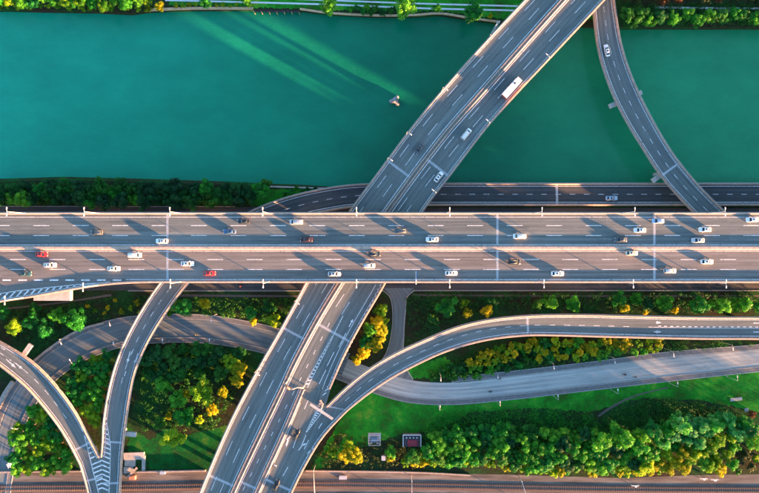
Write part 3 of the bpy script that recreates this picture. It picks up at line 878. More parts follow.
# lawns
M_LAWN_D = M_LAWN.copy(); M_LAWN_D.name = "rough_lawn"
for nd in M_LAWN_D.node_tree.nodes:
    if nd.type == 'VALTORGB' and len(nd.color_ramp.elements) == 4:
        for e, c in zip(nd.color_ramp.elements, [(.02, .035, .012), (.008, .075, .014), (.006, .125, .02), (.08, .16, .02)]): e.color = (*c, 1)
def lawn(pl, z=.012, mat=None, name="lawn"):
    rg = random.Random(len(pl)); q = []
    for (x0, y0), (x1, y1) in zip(pl, pl[1:] + pl[:1]):
        n_ = max(1, int(math.hypot(x1 - x0, y1 - y0) / 1.6)); 
        for k in range(n_):
            j = 0.0 if name != "lawn" else 1.1
            q.append((x0 + (x1 - x0) * k / n_ + rg.uniform(-j, j), y0 + (y1 - y0) * k / n_ + rg.uniform(-j, j)))
    pl = q
    return tag(mobj(name, [W(a, b, z) for a, b in pl], [tuple(range(len(pl)))[::-1]], mat or M_LAWN), kind='structure')
lawn([(352, 401), (375, 392), (400, 399), (450, 404), (505, 400), (600, 388), (760, 370), (860, 360), (860, 420), (760, 412), (700, 400), (640, 398), (590, 412), (540, 408), (470, 412), (440, 430), (400, 434), (360, 448), (322, 468), (310, 470)])
lawn([(128, 428), (150, 440), (165, 428), (185, 436), (215, 428), (232, 424), (222, 445), (210, 469), (150, 470), (146, 455), (128, 452)], mat=M_LAWN_D)
lawn([(402, 372), (425, 362), (445, 357), (460, 372), (440, 378), (412, 378)])
lawn([(258, 189), (302, 188.6), (335, 189.5), (300, 198), (262, 206), (250, 206)])
lawn([(170, -12), (600, -12), (600, 20), (500, 19), (440, 11), (330, 10), (170, 5)])

tag(sheet("dirt_path", Deck([(597, 416), (608, 408), (628, 397.5), (650, 391), (668, 387)], [(599, 417), (610, 409.4), (629, 399), (650, 392.3), (668, 388.3)], .02, 4), MATS["dirt"]), kind='structure')
# ------------------------------------------------------------------ railway along the bottom edge
lawn([(-120, 473.5), (135, 471.5), (300, 470.5), (420, 472.5), (520, 475), (620, 478), (700, 475), (860, 473), (860, 560), (-120, 560)], .016, M_BALLAST, "railway_ballast")
low_wall("railway_wall", [(-60, 472), (82, 470.5)], "pale wall between left trees and the railway, left of the fork", 1.2, .5)
low_wall("railway_wall", [(138, 471.3), (206, 470)], "pale wall between the lawn and the railway, right of the fork", 1.2, .5)
low_wall("railway_wall", [(306, 470.3), (420, 472), (470, 474.5)], "pale wall along the railway below the yellow tree and shed", 1.0, .5)
def track(name, pl, label):
    P = spline([tuple(W(a, b, 0.02)) for a, b in pl], 260)
    root = empty(name, tuple(P[130])); tag(root, label, "railway track", "railway tracks at the bottom edge")
    bed, sl, r1 = MB(), MB(), MB()
    tans = [(P[min(i + 1, 259)] - P[max(i - 1, 0)]) for i in range(260)]
    nr_ = [np.array([-t[1], t[0], 0]) / np.linalg.norm(t) for t in tans]
    bv, bf = [], []
    for i in range(260):
        bv += [tuple(P[i] + nr_[i] * 1.75 + np.array([0, 0, .02])), tuple(P[i] - nr_[i] * 1.75 + np.array([0, 0, .02]))]
        if i: bf.append((2 * i - 2, 2 * i - 1, 2 * i + 1, 2 * i))
    mobj("track_bed", bv, bf, M_TRACKBED, root)
    ln = float(np.sum(np.linalg.norm(np.diff(P, axis=0), axis=1))); cnt = int(ln / .75)
    for k in range(cnt):
        f = k / cnt * 258; i = int(f); p = P[i] + (P[i + 1] - P[i]) * (f - i)
        sl.box((p[0], p[1], .10), (.26, 2.5, .16), math.atan2(tans[i][1], tans[i][0]))
    tag(sl.build("sleepers", M_SLEEPER, root), kind='stuff')
    for sg in (-1, 1):
        rb = MB(); rb.tube([Vector(P[i]) + Vector(nr_[i]) * sg * .72 + Vector((0, 0, .26)) for i in range(0, 260, 6)], .07, 4)
        rb.build("rail", M_RAILS, root)
track("railway_track", [(-90, 489), (150, 487), (300, 484.5), (440, 485.8), (560, 488), (700, 489.5), (850, 490)], "dark railway track with sleepers just below the tree row, upper one")
track("railway_track", [(-90, 502), (150, 500), (300, 497.5), (440, 498.5), (560, 500.5), (700, 502), (850, 502.5)], "dark railway track lying along the bottom edge, lower one")

# ================================================================== street lamps
ORD = ["first", "second", "third", "fourth", "fifth", "sixth", "seventh", "eighth", "ninth", "tenth", "eleventh", "twelfth"]
def double_lamp():
    root = empty("street_lamp", (0, 0, 0))
    MB().tube([(0, 0, 0), (0, 0, 5), (0, 0, 11.6)], [.14, .10, .07], 8).build("pole", M_WHITE, root, True, True)
    for sg in (-1, 1):
        MB().tube([(0, 0, 11.3), (0, sg * .5, 11.62), (0, sg * 1.1, 11.7)], .07, 6).build("arm", M_WHITE, root, True, True)
        MB().box((0, sg * 1.2, 11.72), (.42, .85, .16), 0, .8).build("lamp_head", M_LENS, root, False, True)
    MB().box((0, 0, .06), (.5, .5, .12)).build("base_plate", M_STEEL, root, False, True)
    return root
def single_lamp(h=8.0, arm=1.4):
    root = empty("street_lamp", (0, 0, 0))
    MB().tube([(0, 0, 0), (0, 0, h * .5), (0, 0, h - .3)], [.10, .08, .055], 7).build("pole", M_STEEL, root, True, True)
    MB().tube([(0, 0, h - .35), (arm * .4, 0, h - .02), (arm, 0, h)], .045, 6).build("arm", M_STEEL, root, True, True)
    MB().box((arm + .3, 0, h + .01), (.95, .36, .15), 0, .75).build("lamp_head", M_WHITE, root, False, True)
    MB().box((0, 0, .05), (.36, .36, .1)).build("base_plate", M_STEEL, root, False, True)
    return root
proto2 = double_lamp(); first = [True]
def place(proto, flag, loc, rz, label, group, cat="street lamp"):
    o = proto if flag[0] else copy_tree(proto)
    flag[0] = False
    o.location = loc; o.rotation_euler = (0, 0, rz)
    tag(o, label, cat, group); return o
def lamp_base(px, py, zt, zb):
    p = W(px, py, zt); return Vector((p.x, p.y, zb))
top_x = [8, 85, 170.5, 263, 356.5, 449.5, 541.5, 634, 724]
bot = [(6, 299.3), (84, 285), (171, 281.6), (263.5, 281.6), (356.5, 281.6), (449.5, 281.6), (543.5, 281.2), (632.5, 281.2), (725, 281.2)]
for i, x in enumerate(top_x):
    p = lamp_base(x, 0, Z1 + 11.6, Z1 + .8); p.y = W(0, 213.4, Z1).y
    place(proto2, first, p, 0, "white two-armed lamp on the highway's upper parapet, %s from the left" % ORD[i], "lamps on the elevated highway")
for i, (x, y) in enumerate(bot):
    p = lamp_base(x, 0, Z1 + 11.6, Z1 + .8)
    p.y = W(0, south_edge(CX + p.x * F / (ZC - Z1)) - 1.3, Z1).y
    place(proto2, first, p, 0, "white two-armed lamp on the highway's lower parapet, %s from the left" % ORD[i], "lamps on the elevated highway")

proto1 = single_lamp(); f1 = [True]
street = [  # head px, side: 'n' north pavement or 's' south pavement
    (61, 343.3, 'o'), (110, 325, 'o'), (69.8, 360, 'i'), (113.4, 343, 'i'), (211.2, 320.6, 'o'), (162.4, 339.8, 'i'), (209.5, 339.5, 'i'),
    (440.8, 380, 'o'), (498, 377.4, 'o'), (554, 368, 'o'), (615, 362.5, 'o'), (673.8, 355.8, 'o'), (733, 349.3, 'o'),
    (440, 406.2, 'i'), (500, 402, 'i'), (558, 395.9, 'i'), (617.8, 389.7, 'i'), (677.6, 382.8, 'i'), (737.3, 376.5, 'i'), (12, 428, 'i')]
for i, (x, y, sd) in enumerate(street):
    head = W(x, y, 8.0)
    # nearest direction to the street's centre
    d = H.near(x, y); c = H.P(d, .5); t = H.tan(d); nrm = Vector((-t.y, t.x, 0))
    toward = (c - Vector((head.x, head.y, 0))); toward.z = 0
    sgn = 1 if toward.dot(nrm) > 0 else -1
    rz = math.atan2(nrm.y * sgn, nrm.x * sgn)
    base = Vector((head.x, head.y, .14)) - Vector((math.cos(rz), math.sin(rz), 0)) * 1.7
    left = x < 300
    lab = ("white lamp on the street's %s kerb %s of the diagonal bridge, %s from left" %
           ("upper" if sd == 'o' else "lower", "left" if left else "right", ORD[len([q for q in street if q[2] == sd and (q[0] < 300) == left and q[0] < x])]))
    place(proto1, f1, base, rz, lab, "lamps along the lower street")
diag = [(436, 91, EL, 0, "left"), (404, 132, EL, 0, "left"), (383, 157.5, EL, 0, "left"), (293, 299.5, EL, 0, "left"), (256, 366, EL, 0, "left"),
        (541.5, 62.5, ER, 1, "right"), (485, 128.5, ER, 1, "right"), (434, 195.5, ER, 1, "right"), (272, 456, MR, 0, "lower middle")]
for i, (x, y, dk, side, nm) in enumerate(diag):
    d = dk.near(x, y); p = dk.P(d, side, .5 if side == 0 else -.5, .8); q = dk.P(d, .5) - p
    place(proto1, f1, p, math.atan2(q.y, q.x), "white single-arm lamp on the diagonal bridge's %s parapet, %s from the top" % (nm, ORD[[k for k in diag if k[4] == nm].index(diag[i])]), "lamps on the diagonal bridge")
for i, (x, dk, side) in enumerate([(590, BR, 0), (640, BR, 0)]):
    pass

# ================================================================== sign gantries
g = empty("sign_gantry", W(416, 282, Z1)); tag(g, "white cantilever sign post on the highway's lower parapet, arm over the lanes", "sign gantry")
gx = W(416, 0, Z1 + 7).x; gy = W(0, 281.6, Z1).y
MB().tube([(gx, gy, Z1 + .8), (gx, gy, Z1 + 7.2)], [.24, .16], 8).build("post", M_WHITE, g, True)
MB().tube([(gx, gy - .6, Z1 + 7), (gx, gy + 4.2, Z1 + 7.1)], .15, 8).build("arm", M_WHITE, g, True)
MB().box((gx + .25, gy + 2.6, Z1 + 6.6), (.1, 3.0, 2.0)).build("sign_panel", M_SIGN, g)
g = empty("sign_gantry", W(320, 405, Z2)); tag(g, "pale T-shaped sign gantry at the nose where the ramp meets the diagonal bridge", "sign gantry")
a, b = W(310.2, 404.2, Z2 + 7), W(332.8, 419, Z2 + 7); c = W(320, 403.4, Z2); m_ = a.lerp(b, .45)
MB().tube([(m_.x, m_.y, Z2), (m_.x, m_.y, Z2 + 6.8)], [.3, .22], 10).build("post", M_STEEL, g, True)
rz = math.atan2(b.y - a.y, b.x - a.x); mid = (a + b) / 2
MB().box(mid, ((b - a).length, .85, .5), rz).build("cross_beam", M_CONC_D, g)
for t in (.22, .78):
    q = a.lerp(b, t); MB().box((q.x, q.y, Z2 + 5.9), (3.6, .12, 2.3), rz).build("sign_panel", M_SIGN, g)
g = empty("sign_gantry", W(285, 387, Z2)); tag(g, "rust and cream curved sign gantry over the slip lane of the diagonal bridge", "sign gantry")
p0, p1 = W(284.6, 384.2, Z2 + 6), W(303.2, 388.4, Z2 + 6)
pth = [W(284.8, 384.6, Z2 + 6), W(287.2, 387, Z2 + 6.1), W(290, 389.3, Z2 + 6.2), W(293.5, 388.6, Z2 + 6.3), W(297.5, 387.2, Z2 + 6.3), W(303.2, 388.2, Z2 + 6.2)]
MB().tube(pth[:3], [.55, .5, .42], 8).build("cowled_end", M_RUSTP, g, True)
MB().tube(pth[2:], .3, 8).build("beam", M_CONC, g, True)
q = W(303, 388.2, Z2 + 6.2); MB().tube([(q.x, q.y, Z2), (q.x, q.y, Z2 + 6.2)], .22, 8).build("post", M_STEEL, g, True)
q = W(284.8, 384.6, Z2 + 6); MB().tube([(q.x, q.y, Z2), (q.x, q.y, Z2 + 6)], .22, 8).build("post", M_STEEL, g, True)
q = W(289.5, 388, Z2 + 6); MB().box((q.x, q.y, Z2 + 5.1), (3.4, .12, 1.6), R(-20)).build("sign_panel", M_RUSTP, g)
# crash cushion at the nose
g = empty("crash_cushion", W(321.5, 402.5, Z2)); tag(g, "ring of pale barrels at the nose of the curved ramp", "crash cushion")
for k, (dx, dy) in enumerate(((0, 0), (-1.5, 1.2), (1.2, 1.5), (-2.3, 3.0), (.2, 3.0), (-1.0, -1.6))):
    q = W(321.5 + dx, 402.2 + dy, Z2); MB().tube([(q.x, q.y, Z2), (q.x, q.y, Z2 + .5), (q.x, q.y, Z2 + .9)], [.42, .45, .36], 10).build("barrel", M_CONC, g)
# white frame on the bank beside the bridge head
g = empty("truss_frame", W(497, 26, 6)); tag(g, "small white truss frame beside the diagonal bridge at the far bank", "frame")
a0, a1, b0, b1 = W(500.2, 20.8, 10.5), W(493, 33, 10.5), W(498, 21.5, 10.5), W(492, 32, 10.5)
for p, q in ((a0, a1), (b0, b1), (a0, b0), (a1, b1), (a0.lerp(a1, .5), b0.lerp(b1, .5)), (a0.lerp(a1, .5), b0)):
    MB().tube([p, q], .11, 6).build("bar", M_WHITE, g, True)
for p in (b0, b1): MB().tube([(p.x, p.y, ZW - 1), p], .13, 6).build("leg", M_WHITE, g, True)

# ================================================================== vehicles
M_GLASS = plain("car_glass", (0.012, 0.018, 0.024), 0.08, var=0.1)
M_TYRE = plain("tyre_rubber", (0.015, 0.015, 0.016), 0.9, var=0.2)
M_RIM = plain("rim_alloy", (0.4, 0.4, 0.42), 0.35, metal=0.7, var=0.1)
M_HEAD = plain("headlight_glass", (0.75, 0.78, 0.8), 0.15, var=0.05)
M_TAIL = plain("taillight_red", (0.35, 0.01, 0.012), 0.25, var=0.1)
M_TRIM = plain("black_trim", (0.02, 0.02, 0.022), 0.6, var=0.2)
PAINT = {k: plain("car_paint_" + k, c, .35, var=.04, coat=.5) for k, c in {
    'white': (.80, .80, .79), 'silver': (.46, .48, .50), 'grey': (.075, .088, .10), 'black': (.010, .015, .020), 'red': (.42, .02, .025),
    'teal': (.02, .07, .085), 'lightblue': (.33, .46, .60), 'blue': (.05, .12, .24), 'beige': (.62, .56, .45), 'brown': (.20, .12, .09), 'maroon': (.035, .008, .012)}.items()}

def loft(stations, closed=True):
    """stations: list of rings (same length)"""
    n = len(stations[0]); vs = [v for r in stations for v in r]; fs = []
    for i in range(len(stations) - 1):
        for k in range(n):
            a, b = i * n + k, i * n + (k + 1) % n
            fs.append((a, b, b + n, a + n))
    fs.append(tuple(range(n))[::-1]); fs.append(tuple((len(stations) - 1) * n + k for k in range(n)))
    return vs, fs

CARS = {}
def car_proto(kind):
    """x forward, origin on the road under the middle of the car"""
    root = empty("car", (0, 0, 0))
    if kind == 'sedan':
        L, Wd, belt, roofz = 4.75, .92, .93, 1.46
        st = [(-2.37, .70, .42, .70), (-2.30, .80, .34, .88), (-2.0, .88, .26, .96), (-1.2, .92, .22, .97), (0, .92, .22, .95), (1.0, .92, .22, .93), (1.7, .90, .24, .86), (2.15, .84, .28, .74), (2.33, .70, .36, .60), (2.38, .55, .40, .54)]
        gb, gt = (-1.95, 1.15), (-1.15, .35)
    elif kind == 'suv':
        L, Wd, belt, roofz = 4.7, .95, 1.08, 1.72
        st = [(-2.33, .78, .45, .85), (-2.28, .86, .36, 1.05), (-2.0, .92, .30, 1.10), (-1.0, .95, .27, 1.10), (0, .95, .27, 1.08), (1.0, .95, .27, 1.05), (1.7, .93, .30, 1.0), (2.12, .88, .34, .88), (2.30, .76, .42, .72), (2.35, .6, .48, .62)]
        gb, gt = (-2.2, 1.2), (-1.9, .45)
    else:  # van
        L, Wd, belt, roofz = 5.0, .95, 1.15, 1.95
        st = [(-2.5, .86, .42, 1.0), (-2.46, .92, .34, 1.15), (-2.0, .95, .28, 1.17), (-1.0, .95, .27, 1.17), (0, .95, .27, 1.15), (1.2, .95, .27, 1.10), (1.9, .93, .30, 1.0), (2.3, .88, .34, .88), (2.46, .76, .42, .74), (2.5, .6, .48, .65)]
        gb, gt = (-2.42, 1.65), (-2.25, .95)
    rings = []
    for x, w, zb, zt in st:
        zm = (zb + zt) / 2
        half = [(w * .80, zb), (w * .97, zb + .10), (w, zm), (w * .97, zt - .10), (w * .86, zt - .015), (w * .45, zt + .02), (0, zt + .03)]
        rings.append([(x, y, z) for y, z in half] + [(x, -y, z) for y, z in half[::-1][1:]])
    vs, fs = loft(rings)
    body = mobj("body", vs, fs, None, root, True, None, True)
    # glasshouse: windscreen, rear screen and side glass as one pane shell each
    zb = belt - .02; zt = roofz - .06; yb, yt = Wd * .86, Wd * .68
    f0, f1_, r0, r1_ = gb[1], gt[1], gb[0], gt[0]
    def pane(name, q):
        mobj(name, q, [(0, 1, 2, 3)], M_GLASS, root, False, None, True)
    pane("windscreen", [(f0, -yb, zb), (f0, yb, zb), (f1_, yt, zt), (f1_, -yt, zt)])
    pane("rear_window", [(r0, yb, zb), (r0, -yb, zb), (r1_, -yt, zt), (r1_, yt, zt)])
    for sg in (1, -1):
        pane("side_window", [(r0, sg * yb, zb), (f0, sg * yb, zb), (f1_, sg * yt, zt), (r1_, sg * yt, zt)][::sg])
    # roof with pillars
    mb = MB()
    rr = []
    for x, k in ((r1_ - .10, .90), (r1_ + .12, 1.0), ((r1_ + f1_) / 2, 1.03), (f1_ - .12, 1.0), (f1_ + .10, .90)):
        zc = roofz - (.05 if k < .95 else 0)
        rr.append([(x, yt * k * 1.02, zc - .07), (x, yt * k * .9, zc - .01), (x, 0, zc + .02), (x, -yt * k * .9, zc - .01), (x, -yt * k * 1.02, zc - .07), (x, 0, zc - .09)])
    vs, fs = loft(rr); mb.add(vs, fs)
    for sg in (1, -1):
        for x0, x1 in ((f0, f1_), (r0, r1_)):
            mb.tube([(x0, sg * yb * 1.005, zb), (x1, sg * yt * 1.005, zt)], .055, 5)
        xm = (f1_ + r1_) / 2
        mb.tube([(xm - .1, sg * yb * 1.005, zb), (xm - .05, sg * yt * 1.01, zt)], .05, 5)
    roof = mb.build("roof", None, root, True, True)
    if kind == 'sedan':
        MB().box(((r1_ + f1_) / 2 + .1, 0, roofz + .018), (.55, .72, .02)).build("sunroof", M_GLASS, roof, False, True)
    else:
        for sg in (1, -1): MB().tube([(r1_ + .1, sg * yt * .86, roofz + .05), (f1_ - .1, sg * yt * .86, roofz + .05)], .03, 5).build("roof_rail", M_STEEL, roof, True, True)
    wr = .33 if kind == 'sedan' else .37
    for x in (-L * .29, L * .30):
        for sg in (1, -1):
            w = MB().tube([(x, sg * (Wd - .20), wr), (x, sg * (Wd + .01), wr)], wr, 16).build("wheel", M_TYRE, root, False, True)
            MB().tube([(x, sg * (Wd), wr), (x, sg * (Wd + .022), wr)], wr * .62, 12).build("rim", M_RIM, w, False, True)
    xf, xr = st[-2][0], st[0][0]
    for sg in (1, -1):
        MB().box((xf - .16, sg * st[-2][1] * .82, st[-2][3] + .03), (.34, .30, .14)).build("headlight", M_HEAD, root, False, True)
        MB().box((xr + .07, sg * .68, st[1][3] - .10), (.16, .32, .16)).build("taillight", M_TAIL, root, False, True)
        MB().box((gb[1] - .22, sg * (Wd + .10), belt + .06), (.16, .22, .14)).build("mirror", None, root, False, True)
    MB().box((xf + .02, 0, .42), (.10, 1.1, .16)).build("grille", M_TRIM, root, False, True)
    for ch in root.children:
        if ch.name.split('.')[0] in ("body", "roof", "mirror"):
            ch.data.materials.append(PAINT['white'])
    CARS[kind] = [root, [True]]
    return root
for k in ('sedan', 'suv', 'van'): car_proto(k)

def put_car(kind, paint_, loc, rz, label, group="cars on the roads"):
    root, flag = CARS[kind]
    o = root if flag[0] else copy_tree(root)
    flag[0] = False
    o.location = loc; o.rotation_euler = (0, 0, rz); sc = random.uniform(.97, 1.05); o.scale = (sc, 1.0, 1.0)
    for ch in o.children:
        if ch.name.split('.')[0] in ("body", "roof", "mirror"):
            ch.material_slots[0].link = 'OBJECT'; ch.material_slots[0].material = PAINT[paint_]
    tag(o, label, "car", group)
UP = "of upper carriageway"; LO = "of lower carriageway"
main_cars = [
    ('suv', 'grey', 97.5, 232.5, "grey car in middle lane %s, far left" % UP),
    ('sedan', 'white', 162.5, 241, "white car in median lane %s, just before the left expansion joint" % UP),
    ('sedan', 'blue', 230, 231.6, "dark blue car in middle lane %s, left of the centre" % UP),
    ('sedan', 'black', 244, 221.2, "dark car in top lane %s, above a blue car" % UP),
    ('van', 'silver', 296.5, 222, "silver car in top lane %s, above a maroon car" % UP),
    ('sedan', 'maroon', 306.5, 239.6, "dark maroon car in median lane %s" % UP),
    ('suv', 'grey', 400, 231, "dark grey car in middle lane %s, left of a white car" % UP),
    ('sedan', 'white', 432, 239.4, "white car in median lane %s near the photo's centre" % UP),
    ('van', 'white', 519, 236.2, "white car in a lane %s, just right of the middle expansion joint" % UP),
    ('sedan', 'grey', 620, 239.6, "dark grey car in median lane %s, lower left of a white car" % UP),
    ('sedan', 'white', 639, 230.2, "white car in middle lane %s, left of the right expansion joint" % UP),
    ('suv', 'lightblue', 657, 221, "light blue car in top lane %s, on the right expansion joint" % UP),
    ('sedan', 'white', 704, 229.5, "white car in middle lane %s, above a silver-blue car" % UP),
    ('sedan', 'silver', 697, 240.3, "silver car in median lane %s, below a white car" % UP),
    ('sedan', 'white', 751, 219.8, "white car in top lane %s at the right edge" % UP),
    ('sedan', 'red', 42.5, 254.3, "red car in median lane %s, far left" % LO),
    ('sedan', 'white', 51, 265, "white car in a lane %s, just below the far left red car" % LO),
    ('sedan', 'teal', 26, 273.6, "dark teal car %s, leftmost in the bottom lane" % LO),
    ('sedan', 'white', 114.5, 268.5, "white car in a lane %s, middle lane, above where the dashes end" % LO),
    ('van', 'white', 135.8, 255, "white car in median lane %s, left of the left expansion joint" % LO),
    ('sedan', 'white', 188, 263.6, "white car in a lane %s, just right of the left expansion joint" % LO),
    ('sedan', 'red', 210, 273.2, "red car in bottom lane %s" % LO),
    ('sedan', 'silver', 334.5, 273.8, "pale silver car in bottom lane %s, left of centre" % LO),
    ('suv', 'silver', 369, 265.5, "silver car in middle lane %s, below a black car" % LO),
    ('suv', 'black', 374.5, 254, "black car in median lane %s, above a silver car" % LO),
    ('sedan', 'white', 451, 273, "white car in bottom lane %s, left of the middle joint" % LO),
    ('suv', 'black', 514, 262, "black car in a lane %s, just right of the middle joint" % LO),
    ('sedan', 'white', 557, 273.4, "white car in bottom lane %s, right of the middle joint" % LO),
    ('sedan', 'beige', 631, 253, "beige car in median lane %s" % LO),
    ('suv', 'silver', 669, 270.6, "silver car in bottom lane %s, right of the right expansion joint" % LO),
    ('sedan', 'white', 706, 261.6, "white car in a lane %s, rightmost" % LO)]
for kind, col_, x, y, lab in main_cars:
    put_car(kind, col_, W(x, y, Z1 + .01), math.pi if y < 247 else 0, lab + ("" if "car" in lab else ""), "cars on the elevated highway")
def put_on(dk, kind, col_, x, y, fwd, lab):
    d = dk.near(x, y); z = dk.P(d, .5).z; t = dk.tan(d) * (1 if fwd else -1)
    put_car(kind, col_, W(x, y, z + .01), math.atan2(t.y, t.x), lab, "cars on the bridges and ramps")
put_on(EL, 'sedan', 'grey', 419, 149, True, "dark car on the diagonal bridge's left carriageway over the river")
put_on(ER, 'van', 'white', 466, 134.5, False, "white van on the diagonal bridge over the river, below the truck")
put_on(ER, 'sedan', 'white', 438.5, 177, False, "white car on the diagonal bridge just above the riverside road")
put_on(MR, 'sedan', 'black', 296.2, 434, False, "black car on the diagonal bridge beside painted lane arrows")
put_on(MR, 'sedan', 'black', 276, 485, False, "black car on the diagonal bridge at the photo's bottom edge")
put_on(G, 'sedan', 'white', 606.3, 51, True, "white car on the curved ramp over the river at upper right")
put_on(BR, 'sedan', 'lightblue', 611, 198.3, False, "pale blue car on the low riverside road, right of centre")

# box truck on the diagonal bridge
d = ER.near(511, 89); t = ER.tan(d) * -1; z = Z2 + .01
tk = empty("truck", W(510.8, 89.2, Z2), math.atan2(t.y, t.x)); tk.location.z = z
tag(tk, "long white box truck with reddish sides on the diagonal bridge over the river", "truck")
def tl(name, mb, mat, parent=tk, smooth=False): return mb.build(name, mat, parent, smooth, True)
M_BOXS = plain("truck_side_red", (.30, .09, .07), .5, var=.2, scale=.8)
tl("cargo_roof", MB().box((-.9, 0, 3.62), (8.0, 2.5, .12)), PAINT['white'])
cb = tl("cargo_box", MB().box((-.9, 0, 2.28), (7.94, 2.44, 2.55)), M_BOXS)
for k in range(9):
    for sg in (1, -1): tl("rib", MB().box((-4.6 + .93 * k, sg * 1.245, 2.28), (.07, .05, 2.5)), M_WHITE, cb)
for k in range(7): tl("roof_rib", MB().box((-4.3 + 1.13 * k, 0, 3.70), (.06, 2.4, .05)), M_STEEL)
tl("roof_hatch", MB().box((1.6, .3, 3.72), (.7, .6, .1)), M_TRIM)
vs, fs = loft([[(3.25, 1.15, .6), (3.25, 1.15, 2.6), (3.25, -1.15, 2.6), (3.25, -1.15, .6)], [(4.3, 1.15, .6), (4.3, 1.12, 2.55), (4.3, -1.12, 2.55), (4.3, -1.15, .6)], [(5.05, 1.12, .6), (4.75, 1.05, 2.3), (4.75, -1.05, 2.3), (5.05, -1.12, .6)]])
cabp = tl("cab", MB().add(vs, fs), PAINT['white'])
tl("windscreen", MB().poly([(5.0, -1.0, 1.55), (5.0, 1.0, 1.55), (4.80, .95, 2.25), (4.80, -.95, 2.25)]), M_GLASS, cabp)
tl("chassis", MB().box((-.2, 0, .78), (9.0, .9, .3)), M_TRIM)
for x in (3.9, -2.6, -3.8):
    for sg in (1, -1): tl("wheel", MB().tube([(x, sg * .85, .5), (x, sg * 1.2, .5)], .5, 16), M_TYRE)
for sg in (1, -1):
    tl("headlight", MB().box((5.0, sg * .85, .9), (.16, .4, .22)), M_HEAD); tl("taillight", MB().box((-4.9, sg * 1.0, .95), (.08, .35, .18)), M_TAIL)

# scooters with riders on the streets
M_CLOTH = [plain("cloth_%d" % i, c, .9, var=.2) for i, c in enumerate([(.03, .035, .05), (.30, .30, .32), (.14, .03, .03), (.04, .06, .05)])]
M_SKIN = plain("skin", (.42, .26, .19), .6, var=.05); M_HAIR = plain("hair", (.012, .010, .010), .7, var=.1)
def scooter(px, py, fwd, col_, lab, deck=H, rider_lab=None, cl=0):
    d = deck.near(px, py); t = deck.tan(d) * (1 if fwd else -1); rz = math.atan2(t.y, t.x)
    p = W(px, py, .05)
    r = empty("scooter", p, rz); tag(r, lab, "scooter", "scooters on the lower streets")
    def q(n, mb, m, par=r, sm=False): return mb.build(n, m, par, sm, True)
    for x in (-.62, .62):
        w = q("wheel", MB().tube([(x, -.06, .22), (x, .06, .22)], .22, 12), M_TYRE)
        q("rim", MB().tube([(x, -.065, .22), (x, .065, .22)], .12, 8), M_RIM, w)
    vs, fs = loft([[(-.80, .10, .42), (-.80, .12, .62), (-.80, -.12, .62), (-.80, -.10, .42)], [(-.3, .15, .30), (-.3, .16, .68), (-.3, -.16, .68), (-.3, -.15, .30)], [(-.05, .14, .25), (-.05, .14, .38), (-.05, -.14, .38), (-.05, -.14, .25)],
                   [(.35, .14, .25), (.35, .14, .38), (.35, -.14, .38), (.35, -.14, .25)], [(.55, .12, .45), (.5, .14, .85), (.5, -.14, .85), (.55, -.12, .45)]])
    q("body", MB().add(vs, fs), PAINT[col_]); q("seat", MB().box((-.42, 0, .74), (.66, .28, .10)), M_TRIM)
    q("fork", MB().tube([(.62, 0, .22), (.45, 0, .98)], .035, 6), M_STEEL); q("handlebar", MB().tube([(.44, -.32, 1.0), (.44, .32, 1.0)], .025, 6), M_TRIM)
    # rider: one continuous skinned body
    pr = empty("person", p, rz); tag(pr, rider_lab, "person", "riders on the lower streets")
    J = [(-.30, 0, .86), (-.28, 0, 1.05), (-.20, 0, 1.34), (-.16, 0, 1.46), (-.14, 0, 1.52)]
    rad = [.15, .14, .16, .065, .06]
    E = [(0, 1), (1, 2), (2, 3), (3, 4)]
    for sg in (1, -1):
        b = len(J); J += [(-.20, sg * .19, 1.40), (-.05, sg * .27, 1.16), (.22, sg * .28, 1.08), (.40, sg * .27, 1.04)]; rad += [.065, .05, .04, .035]
        E += [(2, b), (b, b + 1), (b + 1, b + 2), (b + 2, b + 3)]
        b = len(J); J += [(-.26, sg * .11, .84), (.10, sg * .15, .80), (.14, sg * .14, .46), (.26, sg * .14, .41)]; rad += [.10, .075, .05, .045]
        E += [(0, b), (b, b + 1), (b + 1, b + 2), (b + 2, b + 3)]
    me = bpy.data.meshes.new("body"); me.from_pydata(J, E, []); bo = bpy.data.objects.new("body", me); COL.objects.link(bo); bo.parent = pr
    md = bo.modifiers.new("skin", 'SKIN'); 
    for i, v in enumerate(me.skin_vertices[0].data): v.radius = (rad[i], rad[i]); v.use_root = (i == 0)
    sb = bo.modifiers.new("sub", 'SUBSURF'); sb.levels = 1; sb.render_levels = 1
    me.materials.append(M_CLOTH[cl])
    hb = []
    for x0, w, z in ((0, .05, 1.50), (.01, .085, 1.56), (.015, .095, 1.64), (0, .085, 1.71), (-.01, .05, 1.76)):
        hb.append([(-.13 + x0 + w * 1.1 * math.cos(2 * math.pi * k / 8), w * math.sin(2 * math.pi * k / 8), z) for k in range(8)])
    vs, fs = loft(hb); q("head", MB().add(vs, fs), M_SKIN, pr, True)
    hb = []
    for x0, w, z in ((-.03, .10, 1.60), (-.02, .115, 1.66), (-.02, .105, 1.73), (-.02, .06, 1.79)):
        hb.append([(-.14 + x0 + w * 1.1 * math.cos(2 * math.pi * k / 8), w * math.sin(2 * math.pi * k / 8), z) for k in range(8)])
    vs, fs = loft(hb); q("hair", MB().add(vs, fs), M_HAIR, pr, True)
def add_skin_layer(): pass
